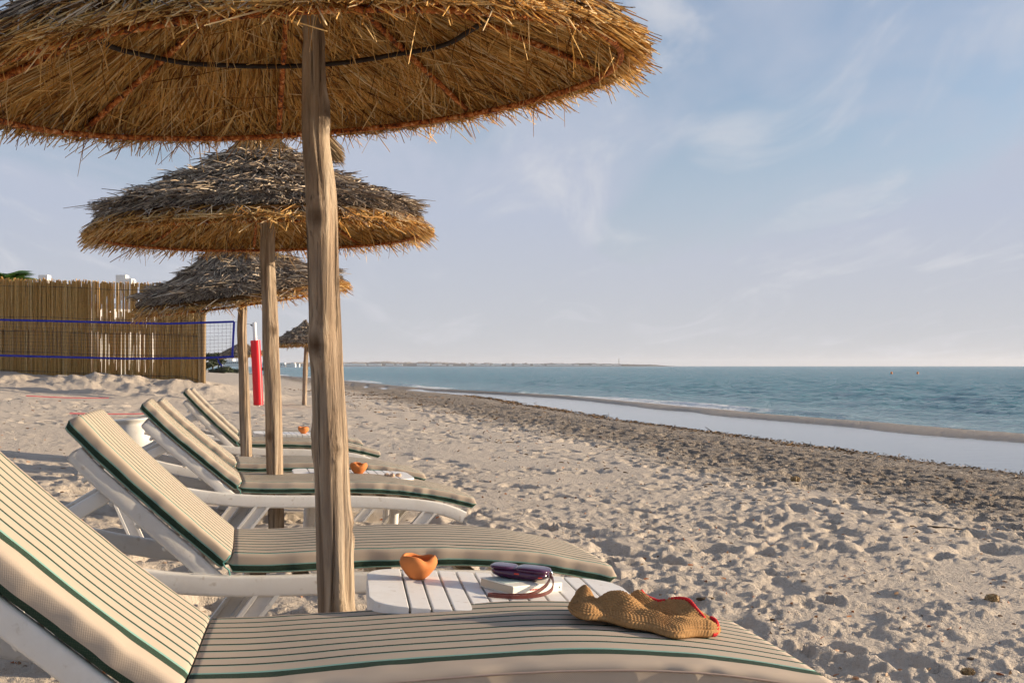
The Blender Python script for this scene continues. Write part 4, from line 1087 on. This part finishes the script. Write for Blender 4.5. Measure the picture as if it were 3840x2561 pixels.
# ------------------------------------------------------------------ reed fence
def make_fence():
    Yf = 35.0; x0, x1 = -27.0, -9.45
    root = empty('reed_fence', (x1, Yf, float(base_h(np.array(x1), np.array(Yf))[0])))
    tag(root, 'tall brown reed mat fence in two tiers on the sand bank', 'fence')
    bx, by, bz = root.location; rng = np.random.default_rng(77)
    xs = np.arange(x0, x1, 0.017); xs = xs + rng.normal(size=len(xs)) * 0.005
    gz = base_h(xs, np.full_like(xs, Yf - 0.3))[0] - 0.12
    topz = np.interp(xs, [-27, -16, -13.2, -12.3, -9.45], [4.28, 4.27, 4.20, 4.14, 4.10]) + 0.05 * vnoise(xs * 0.9, 0 * xs, 2)
    mid = np.interp(xs, [-27, -9.45], [2.95, 2.70]) + 0.10 * vnoise(xs * 0.7, 0 * xs, 3)
    fold = 0.16 * vnoise(xs * 1.1, 0 * xs, 4) + 0.10 * np.abs(vnoise(xs * 2.3, 0 * xs, 6))
    mats = 9
    ed = np.linspace(x0, x1, mats + 1)
    def thin(xq, zq):   # where the mat is threadbare
        return np.clip(1.25 - ((xq + 11.75) / 1.35) ** 2 - ((zq - 2.75 + 0.0 * xq) / 0.95) ** 2, 0, 1) + np.clip(0.8 - (((xq + 10.5) + (zq - 1.75) * 0.9) / 0.45) ** 2 - ((zq - 1.9) / 0.7) ** 2, 0, 1) * 0.8
    for k in range(mats):
        for tier in (0, 1):
            m = (xs >= ed[k]) & (xs < ed[k + 1]); x = xs[m]
            lo = gz[m] if tier == 0 else mid[m] - 0.10 + rng.normal(size=m.sum()) * 0.03
            hi = (mid[m] + 0.02 + rng.normal(size=m.sum()) * 0.025) if tier == 0 else topz[m] + rng.normal(size=m.sum()) * 0.028
            y = Yf + fold[m] * (0.5 if tier == 0 else 1.0) - (0.035 if tier else 0) + rng.normal(size=m.sum()) * 0.012
            A = []; C = []
            for xi, yi, l, h in zip(x, y, lo, hi):
                p = thin(xi, 0.5 * (l + h))
                drift = rng.normal() * 0.02
                if rng.random() < 0.62 * p:
                    q = rng.uniform(0.15, 0.45); c_ = l + (h - l) * q; d_ = c_ + (h - l) * rng.uniform(0.2, 0.5)
                    A.append((xi, yi, l)); C.append((xi + drift * .4, yi, c_))
                    if d_ < h - 0.1: A.append((xi + drift * .6, yi, d_)); C.append((xi + drift, yi, h))
                else: A.append((xi, yi, l)); C.append((xi + drift, yi, h))
            A = np.array(A) - np.array([bx, by, bz]); C = np.array(C) - np.array([bx, by, bz])
            w = rng.uniform(0.024, 0.046, len(A))
            o = straw_obj('reed_mat', [straws(A, 0.5 * (A + C), C, w, taper=0.9, sides=3)], M['reed'], root)
    # a second, closer layer behind
    for k in range(mats):
        m = (xs >= ed[k]) & (xs < ed[k + 1]); x = xs[m] + 0.011; q = np.array([rng.random() > 0.82 * thin(a, 2.6) for a in x]); x = x[q]
        y = Yf + 0.05 + np.interp(x, xs, fold) * 0.8; A = np.stack([x, y, np.interp(x, xs, gz)], -1) - np.array([bx, by, bz]); C = np.stack([x, y, np.interp(x, xs, topz) - 0.12 + rng.normal(size=len(x)) * 0.06], -1) - np.array([bx, by, bz])
        straw_obj('reed_mat', [straws(A, 0.5 * (A + C), C, 0.062, taper=0.95, sides=3)], M['reed'], root)
    # binding wires
    for frac, tier in ((0.12, 0), (0.5, 0), (0.9, 0), (0.2, 1), (0.85, 1)):
        pts = []
        for xq in np.linspace(x0, x1, 90):
            l, h = (np.interp(xq, xs, gz), np.interp(xq, xs, mid)) if tier == 0 else (np.interp(xq, xs, mid), np.interp(xq, xs, topz))
            pts.append((xq - bx, Yf - 0.05 + np.interp(xq, xs, fold) - by, l + (h - l) * frac - bz))
        MB().tube(pts, 0.008, 4).build('binding_wire', M['netline'], root)
    # bundle of reeds at the seaward end, and posts behind
    n = 70; rng2 = np.random.default_rng(5); a = rng2.uniform(0, 6.28, n); q = 0.10 * np.sqrt(rng2.random(n))
    A = np.stack([0.02 + q * np.cos(a), q * np.sin(a), np.full(n, -0.1)], -1); C = A + np.stack([rng2.normal(size=n) * .015, 0 * a, 2.95 + rng2.normal(size=n) * .05], -1)
    straw_obj('end_bundle', [straws(A, 0.5 * (A + C), C, 0.042, taper=0.95)], M['straw_pale'], root)
    for xq in (-13, -17, -21, -25):
        MB().tube([(xq - bx, 0.35, -0.3), (xq - bx, 0.35, 2.7)], 0.05, 8).build('post', M['wood'], root, True)
make_fence()

# ------------------------------------------------------------------ volleyball net and post
def make_net():
    xr, xl, Yn = -7.25, -19.0, 30.0
    root = empty('volleyball_net', (xr, Yn, 1.8)); tag(root, 'volleyball net with blue tape edges stretched in front of the fence', 'net')
    def top(x): return float(np.interp(x, [-19, -13.4, -9, xr], [2.84, 2.805, 2.70, 2.755])) - 1.8
    def bot(x): return float(np.interp(x, [-19, -13.4, -10, -8, xr], [1.91, 1.875, 1.79, 1.81, 1.845])) - 1.8
    xs = np.linspace(xl, xr, 60)
    for nm, f in (('top_tape', top), ('bottom_tape', bot)):
        MB().sweep([(x - xr, 0, f(x)) for x in xs], rrect(0.012, 0.055, 0.005, 1)).build(nm, M['blue'], root)
    MB().box((-0.02, -0.012, (top(xr) + bot(xr)) / 2), (0.055, 0.012, top(xr) - bot(xr)), Matrix.Rotation(R_(3), 3, 'Y')).build('side_tape', M['blue'], root)
    MB().tube([(-0.42, -0.02, bot(-7.7)), (-0.40, -0.03, bot(-7.7) - 0.12), (-0.30, -0.03, bot(-7.7) - 0.24)], 0.02, 6).build('loose_strap', M['blue'], root)
    mb = MB()
    for x in np.arange(xr - 0.1, xl, -0.105): mb.box((x - xr, 0, (top(x) + bot(x)) / 2), (0.005, 0.005, top(x) - bot(x)))
    for q in np.linspace(0.1, 0.9, 9):
        for a, b in zip(xs[:-1], xs[1:]):
            p0 = Vector((a - xr, 0.004, bot(a) + (top(a) - bot(a)) * q)); p1 = Vector((b - xr, 0.004, bot(b) + (top(b) - bot(b)) * q)); d = p1 - p0
            mb.box((p0 + p1) / 2, (d.length, 0.005, 0.005), d.to_track_quat('X', 'Z').to_matrix())
    o = mb.build('mesh', M['netline'], root); o['kind'] = 'stuff'
    # post
    gx, gy = -6.66, 30.2; gzz = ground(gx, gy)
    r = empty('net_post', (gx, gy, gzz)); tag(r, 'white net post wrapped in a long red pad', 'post')
    MB().tube([(0, 0, -0.2), (-0.05, 0, 1.2), (-0.11, 0, 2.74 - gzz)], 0.052, 16).build('pole', M['whitepost'], r, True, R_(50))
    pt = 2.27 - gzz
    MB().sweep([(0.0, 0, 0.04), (-0.035, 0, pt * .5), (-0.08, 0, pt)], rrect(0.25, 0.25, 0.115, 6)).build('red_pad', M['redpad'], r, True, R_(40))
    MB().tube([(-0.11, 0, 2.66 - gzz), (-0.17, 0, 2.66 - gzz), (-0.20, 0, 2.69 - gzz)], 0.02, 6).build('hook', M['iron'], r)
    MB().tube([(-0.20, 0, 2.69 - gzz), (-0.60, -0.2, 2.755 - gzz)], 0.006, 4).build('rope', M['netline'], r)
make_net()

def pix_ground(x, y):
    """where the view ray through a photograph point meets the sand"""
    k = 1024 / 2351; dx = (x * k - CX) / FPX; dz = (CY - y * k) / FPX
    Y = 1.5
    while Y < 200:
        if ZC + dz * Y < float(base_h(np.array(dx * Y), np.array(Y))[0]) + 0.01: break
        Y *= 1.004
    return dx * Y, Y
def court_line(label, a, b):
    a = pix_ground(*a); b = pix_ground(*b); P = []
    za, zb = ground(*a), ground(*b)
    for q in np.linspace(0, 1, 24): P.append((a[0] + (b[0] - a[0]) * q, a[1] + (b[1] - a[1]) * q, za + (zb - za) * q + 0.075 - 0.02 * math.sin(math.pi * q)))
    o = MB().sweep(P, rrect(0.032, 0.006, 0.002, 1), Vector((0, 0.8, 0.6))).build('court_line', M['redtape'])
    tag(o, label, 'court line', 'red tapes of the volleyball court')
court_line('red boundary tape on the sand behind the white urn', (160, 957), (400, 955))
court_line('faint red boundary tape on the sand below the fence', (60, 916), (250, 918))

# urn
def make_urn():
    x, y = pix_ground(304, 1064); z = ground(x, y); s = y / 10.0
    prof = [(0.0, 0.0), (0.085, 0.0), (0.10, 0.03), (0.155, 0.12), (0.185, 0.22), (0.185, 0.29), (0.165, 0.35), (0.150, 0.38), (0.152, 0.40), (0.180, 0.415), (0.182, 0.43), (0.172, 0.435), (0.14, 0.42), (0.12, 0.38), (0.0, 0.30)]
    n = 36; V = [(r * s * math.cos(2*math.pi*k/n), r * s * math.sin(2*math.pi*k/n), zz * s * 0.98) for r, zz in prof for k in range(n)]
    o = link('urn', mesh_np('urn', V, grid_faces(len(prof), n, True)), M['urn'], None, (x, y, z - 0.02)); o.rotation_euler = (0, R_(-4), 0)
    tag(o, 'white painted clay urn on the sand behind the loungers', 'urn')
make_urn()

# ------------------------------------------------------------------ behind the fence and along the shore
def leaf_cloud(rng, n, cen, rad, size):
    """many small leaf faces through a lumpy volume"""
    d = rng.normal(size=(n, 3)); d /= np.linalg.norm(d, axis=1, keepdims=True)
    r = rng.random(n) ** 0.45; lump = 1 + 0.45 * vnoise(d[:, 0] * 2.2 + 5, d[:, 1] * 2.2 + d[:, 2] * 1.7, int(rng.integers(50))) * 2
    P = np.array(cen) + d * (r * lump)[:, None] * np.array(rad)
    a = rng.normal(size=(n, 3)); a /= np.linalg.norm(a, axis=1, keepdims=True); b = np.cross(a, rng.normal(size=(n, 3))); b /= np.linalg.norm(b, axis=1, keepdims=True)
    s = size * rng.uniform(0.6, 1.3, n)[:, None]
    V = np.stack([P - a * s, P + b * s * 0.45, P + a * s, P - b * s * 0.45], 1).reshape(-1, 3)
    F = np.arange(n * 4).reshape(-1, 4); return V, F
def make_palm(label, x, y, top, seed, L=2.1):
    rng = np.random.default_rng(seed); z0 = float(base_h(np.array(x), np.array(y))[0])
    root = empty('palm_tree', (x, y, z0)); tag(root, label, 'palm tree', 'palms behind the fence'); h = top - z0
    MB().tube([(0, 0, -0.3), (0.05, 0, h * .5), (0, 0, h)], [0.24, 0.19, 0.17], 12).build('trunk', M['bark'], root, True)
    for k in range(22):
        a = rng.uniform(0, 6.28); el = rng.uniform(0.1, 1.35); mb = MB(); pts = []
        for q in np.linspace(0, 1, 9):
            r = L * q * math.cos(el * (1 - 0.35 * q)); zz = h + L * q * math.sin(el) - 1.0 * L * 0.5 * q * q
            pts.append(Vector((r * math.cos(a), r * math.sin(a), zz)))
        mb.tube(pts, [0.022 * (1 - 0.8 * q) for q in np.linspace(0, 1, 9)], 4)
        for i in range(40):
            q = 0.12 + 0.86 * i / 39; j = min(int(q * 8), 7); f = q * 8 - j; p = pts[j].lerp(pts[j + 1], f); t = (pts[j + 1] - pts[j]).normalized(); sd = t.cross(Vector((0, 0, 1))).normalized()
            for sg in (-1, 1):
                ln = 0.55 * math.sin(math.pi * min(1, q * 0.9 + 0.1)) + 0.10; tip = p + sd * sg * ln + t * 0.25 - Vector((0, 0, 0.18 * ln)); w = t * 0.028
                mb.add([p - w, p + w, tip], [(0, 1, 2)])
        mb.build('frond', M['palm'], root)
make_palm('green palm crown showing over the left end of the fence', -18.5, 42.0, 4.55, 1, 1.25)
make_palm('edge of a palm crown at the far left over the fence', -20.4, 44.5, 4.5, 2, 1.25)

def building(name, label, loc, rz, boxes, wins, pil=()):
    root = empty(name, loc, (0, 0, rz)); tag(root, label, 'building', 'white buildings behind the beach')
    mb = MB()
    for c, d in boxes: mb.box(c, d)
    w = mb.build('wall', M['render_white'], root)
    for (x, y, z, a, b) in wins:
        f = MB().box((x, y, z), (a + 0.25, 0.12, b + 0.25)).build('window', M['render_white'], root); MB().box((x, y - 0.07, z), (a, 0.03, b)).build('pane', M['glass_dark'], f)
    for (x, y, z, a, b) in pil: MB().box((x, y, z), (a, a, b), None, 0.02).build('roof_pillar', M['render_white'], root)
    return root
Yb = 56.0
def bx_at(xd, Y): return (xd * 1024 / 2351 - CX) / FPX * Y
def bz_at(yd, Y): return ZC + (CY - yd * 1024 / 2351) / FPX * Y
cxb = bx_at(190, Yb)
pl = []
for xd, yt, w in ((93, 629, 0.46), (273, 629, 0.50), (287, 637, 0.46), (297, 640, 0.25)):
    zt = bz_at(yt, Yb); pl.append((bx_at(xd, Yb) - cxb, 0.5, (zt + 4.6) / 2 - 1.2, w, zt - 4.6))
building('white_building', 'white flat roofed building hidden behind the fence, only roof pillars showing', (cxb, Yb, 1.2), 0, [((-0.5, 3, 1.7), (9.0, 6, 3.5))], [(-3, -0.04, 1.6, 1.2, 1.4), (2.4, -0.04, 1.6, 1.2, 1.4)], pl)
# pale garden wall glimpsed through the worn part of the fence
gw = MB().box((0, 0, 1.25), (5.4, 0.25, 3.0), None, 0.02).build('garden_wall', M['render_white'], None, loc=(-15.0, 41.0, 0.9)); gw.rotation_euler = (0, 0, R_(35))
tag(gw, 'white garden wall glimpsed through the worn patch of the fence', 'wall')

def make_bush(label, xd, Y, zc_, rad, seed, n=2600, size=0.16, name='bush'):
    rng = np.random.default_rng(seed); x = bx_at(xd, Y); z0 = float(base_h(np.array(x), np.array(Y))[0])
    root = empty(name, (x, Y, z0)); tag(root, label, 'bush' if name == 'bush' else 'tree', 'greenery at the back of the beach')
    Vs = []; Fs = []; o = 0
    for k in range(7):
        c = (rng.uniform(-.6, .6) * rad[0], rng.uniform(-.5, .5) * rad[1], zc_ + rng.uniform(-.35, .35) * rad[2])
        V, F = leaf_cloud(rng, n // 7, c, [r * rng.uniform(0.4, 0.62) for r in rad], size); Vs.append(V); Fs.append(F + o); o += len(V)
    cr = link('crown', mesh_np('crown', np.concatenate(Vs), np.concatenate(Fs), False), M['bush'], root); cr['kind'] = 'stuff'
    for k in range(3):
        a = rng.uniform(0, 6.28); MB().tube([(0.2 * math.cos(a), 0.2 * math.sin(a), -0.3), (0.4 * math.cos(a), 0.4 * math.sin(a), zc_ * .6), (0.8 * rad[0] * .5 * math.cos(a), 0.5 * math.sin(a), zc_)], [0.10, 0.07, 0.03], 6).build('trunk', M['bark'], root)
make_bush('dark round tree behind the end of the fence', 488, 200, 2.3, (2.4, 2.0, 1.5), 3, 3200, 0.26, 'tree')
make_bush('wide low bush between fence and hotel, leftmost', 468, 185, 1.0, (2.4, 1.5, 0.9), 4, 2200, 0.2)
make_bush('low bush in front of the white hotel', 506, 190, 0.5, (2.2, 1.5, 0.8), 5, 2200, 0.2)
make_bush('small bush beside the hotel, right of the net', 530, 240, 0.3, (2.4, 1.5, 0.6), 6, 1600, 0.24)
make_bush('small dark tree left of the second pole', 604, 420, 1.2, (2.2, 2.0, 1.6), 7, 1500, 0.35, 'tree')
# hotel
Yh = 800.0; xh = bx_at(536, Yh)
building('hotel', 'long low white hotel with a row of small windows behind the beach', (xh, Yh, 1.2), R_(-8), [((0, 4, 1.8), (15, 8, 3.8)), ((-4, 5, 4.4), (5, 5, 1.6))],
    [(-6.2 + 1.55 * i, -0.03, 2.6, 0.8, 1.0) for i in range(9)])
building('house', 'small white house on the shore between the poles', (bx_at(612, 1000), 1000, 0.9), R_(-5), [((0, 4, 1.8), (9, 7, 4.2)), ((2, 4, 4.6), (4, 4, 1.6))], [(-3 + 2 * i, 0.42, 2.2, 0.9, 1.1) for i in range(4)])
building('house', 'pair of pale houses on the far shore left of the nearest pole', (bx_at(652, 1500), 1500, 0.2), 0, [((-4, 4, 2.5), (10, 8, 6)), ((9, 4, 1.8), (11, 8, 4.5))], [(-6 + 3 * i, -0.06, 3.2, 1.2, 1.4) for i in range(3)])
building('house', 'pale flat house farther along the shore near the small umbrella', (bx_at(676, 1900), 1900, 0.2), 0, [((0, 4, 2.2), (16, 8, 5.2)), ((-3, 4, 5.6), (7, 6, 2))], [(-5 + 3.4 * i, -0.06, 2.8, 1.4, 1.5) for i in range(4)])

# spit of land across the bay
def far_coast():
    rng = np.random.default_rng(9); Yc = 4200.0
    xs = np.linspace(bx_at(600, Yc), bx_at(1560, Yc), 420); V = []; k = (xs - xs[0]) / (xs[-1] - xs[0])
    env = np.interp(k, [0, 0.1, 0.55, 0.8, 0.95, 1], [1.0, 1.0, 0.95, 0.75, 0.35, 0.0])
    hgt = env * (11 + 9 * fbm(k * 14, k * 0, 5, 3, 0.6) + 5 * rng.random(len(k))) + 0.5
    for i, x in enumerate(xs):
        V += [(x, Yc, -1), (x, Yc + 10, hgt[i] * 0.75), (x, Yc + 120, hgt[i]), (x, Yc + 900, -1)]
    o = link('distant_coast', mesh_np('distant_coast', V, grid_faces(len(xs), 4), False), M['land']); tag(o, 'low distant coast across the bay on the horizon', 'coast', kind='structure')
    mb = MB()
    for q in range(110):
        i = rng.integers(5, 360); x = xs[i]; w = rng.uniform(8, 34); h = rng.uniform(3, 9) * env[i]
        mb.box((x, Yc - 5 - rng.uniform(0, 10), h * 0.5 + 2), (w, 8, h))
    t = mb.build('distant_town', M['render_white']); tag(t, 'tiny pale houses strung along the distant coast', 'town', kind='stuff')
    c = MB().tube([(0, 0, 0), (0, 0, 12), (0, 0, 30)], [1.6, 1.3, 1.0], 10).build('distant_chimney', M['land'], None, loc=(bx_at(1421, Yc), Yc, 0)); tag(c, 'thin chimney rising from the distant coast', 'chimney')
far_coast()
for xd, lb in ((2047, 'orange buoy on the sea, left of the two'), (2107, 'orange buoy on the sea, right of the two')):
    Y = 1.6 * FPX / (18 * 1024 / 2351); mb = MB(); mb.tube([(0, 0, -0.3), (0, 0, -0.1), (0, 0, 0.1), (0, 0, 0.32), (0, 0, 0.42)], [0.10, 0.20, 0.23, 0.16, 0.03], 14)
    o = mb.build('buoy', M['buoy'], None, True, None, (bx_at(xd, Y), Y, 0.05)); tag(o, lb, 'buoy', 'two orange buoys at sea')

# ------------------------------------------------------------------ litter on the sand
def litter():
    rng = np.random.default_rng(21); bits = []; weeds = []
    n = 2600; Y = np.exp(rng.uniform(math.log(1.8), math.log(26), n)); X = rng.uniform(-0.52, 0.52, n) * Y
    P = np.array([(x, y, ground(x, y)) for x, y in zip(X, Y)]); u = X * CT + Y * ST
    P = P[(u < 11.2)]; n = len(P)
    d = rng.normal(size=(n, 3)) * np.array([1, 1, 0.12]); d /= np.linalg.norm(d, axis=1, keepdims=True)
    L = rng.uniform(0.006, 0.022, n)[:, None] * (1 + P[:, 1:2] / 14)
    A = P + np.array([0, 0, 0.003]); bits.append(straws(A, A + d * L * .5 + np.array([0, 0, 0.003]), A + d * L, rng.uniform(0.004, 0.013, n) * (1 + P[:, 1] / 20)))
    V, F = bits[0]; o = link('shell_bits', mesh_np('shell_bits', V, F, False), M['chip']); tag(o, 'scattered bits of shell and driftwood on the sand', 'shell bits', kind='stuff')
    n = 9000; v = rng.uniform(6, 60, n); band = rng.random(n); e = np.interp(v, EV, EN)
    u = np.where(band < 0.5, e - 0.3 + rng.normal(size=n) * 0.35, np.where(band < 0.8, rng.uniform(6.3, 11, n), rng.uniform(4.2, 7.5, n)))
    X, Y = xy_of(u, v); k = (Y > 2) & (np.abs(X / Y) < 0.6) & (fbm(X * 1.3, Y * 1.3, 3, 71) + 0.35 * (band < 0.5) > 0.12); X, Y = X[k], Y[k]
    P = np.array([(x, y, ground(x, y)) for x, y in zip(X, Y)]); n = len(P)
    d = rng.normal(size=(n, 3)) * np.array([1, 1, 0.15]); d /= np.linalg.norm(d, axis=1, keepdims=True); L = (rng.uniform(0.015, 0.045, n) * np.where(rng.random(n) < 0.08, 2.6, 1))[:, None] * (1 + Y[:, None] / 25)
    A = P + np.array([0, 0, 0.006]); V, F = straws(A, A + d * L * .5 + np.array([0, 0, 0.012]), A + d * L, rng.uniform(0.004, 0.012, n) * (1 + Y / 25))
    o = link('dry_seagrass', mesh_np('dry_seagrass', V, F, False), M['weed']); tag(o, 'dark strands of dry seagrass along the waterline', 'seagrass', kind='stuff')
litter()
def sg_ball(label, xd, yd, s, seed):
    x, y = pix_ground(xd, yd); rng = np.random.default_rng(seed); n = 260
    d = rng.normal(size=(n, 3)); d /= np.linalg.norm(d, axis=1, keepdims=True); t = np.cross(d, rng.normal(size=(n, 3))); t /= np.linalg.norm(t, axis=1, keepdims=True)
    P = d * s * rng.uniform(0.5, 1, n)[:, None] * np.array([1.25, 1, 0.7]); V, F = straws(P - t * s * .5, P + d * s * 0.12, P + t * s * .5, s * 0.16)
    o = link('seagrass_ball', mesh_np('seagrass_ball', V, F), M['straw_pale'], None, (x, y, ground(x, y) + s * 0.5)); tag(o, label, 'seagrass ball', 'balls of dry seagrass on the sand')
sg_ball('round ball of dry seagrass on the trampled dark sand', 1826, 1103, 0.045, 1)
sg_ball('oval brown seagrass ball low on the right of the sand', 2278, 1383, 0.028, 2)
sg_ball('small seagrass ball on the sand near the right edge', 2222, 1530, 0.020, 3)
def twig(label, xd, yd, L, seed):
    x, y = pix_ground(xd, yd); rng = random.Random(seed); a = rng.uniform(-0.4, 0.4); P = []
    for q in np.linspace(-.5, .5, 9):
        px_, py_ = x + L * q * math.cos(a), y + L * q * math.sin(a); P.append((px_, py_ + 0.02 * rng.random(), 0))
    za, zb = max(ground(*P[0][:2]), ground(x, y) - 0.01), max(ground(*P[-1][:2]), ground(x, y) - 0.01)
    P = [(a_, b_, max(za + (zb - za) * i / 8, 0) + 0.006) for i, (a_, b_, c_) in enumerate(P)]
    o = MB().tube(P, [0.004, 0.008, 0.009, 0.008, 0.009, 0.007, 0.007, 0.005, 0.003], 7).build('driftwood_twig', M['bark'], None, True); tag(o, label, 'twig', 'twigs on the sand')
twig('dark driftwood twig lying on the sand at the right', 2170, 1212, 0.26, 4)
twig('short brown twig in the churned sand beside the hat', 1620, 1362, 0.09, 6)

# ------------------------------------------------------------------ air
def haze():
    o = MB().box((0, 6000, 27), (26000, 12200, 74)).build('haze', None)
    m = bpy.data.materials.new('thin_haze'); m.use_nodes = True; nt = m.node_tree; nt.nodes.clear()
    out = nt.nodes.new('ShaderNodeOutputMaterial'); v = nt.nodes.new('ShaderNodeVolumePrincipled')
    v.inputs['Color'].default_value = (0.86, 0.90, 1.0, 1); v.inputs['Density'].default_value = 0.00008; v.inputs['Anisotropy'].default_value = 0.2
    nt.links.new(v.outputs[0], out.inputs['Volume']); o.data.materials.append(m); tag(o, 'thin sea haze in the air over the bay', 'haze', kind='stuff')
haze()
SC.cycles.volume_bounces = 0
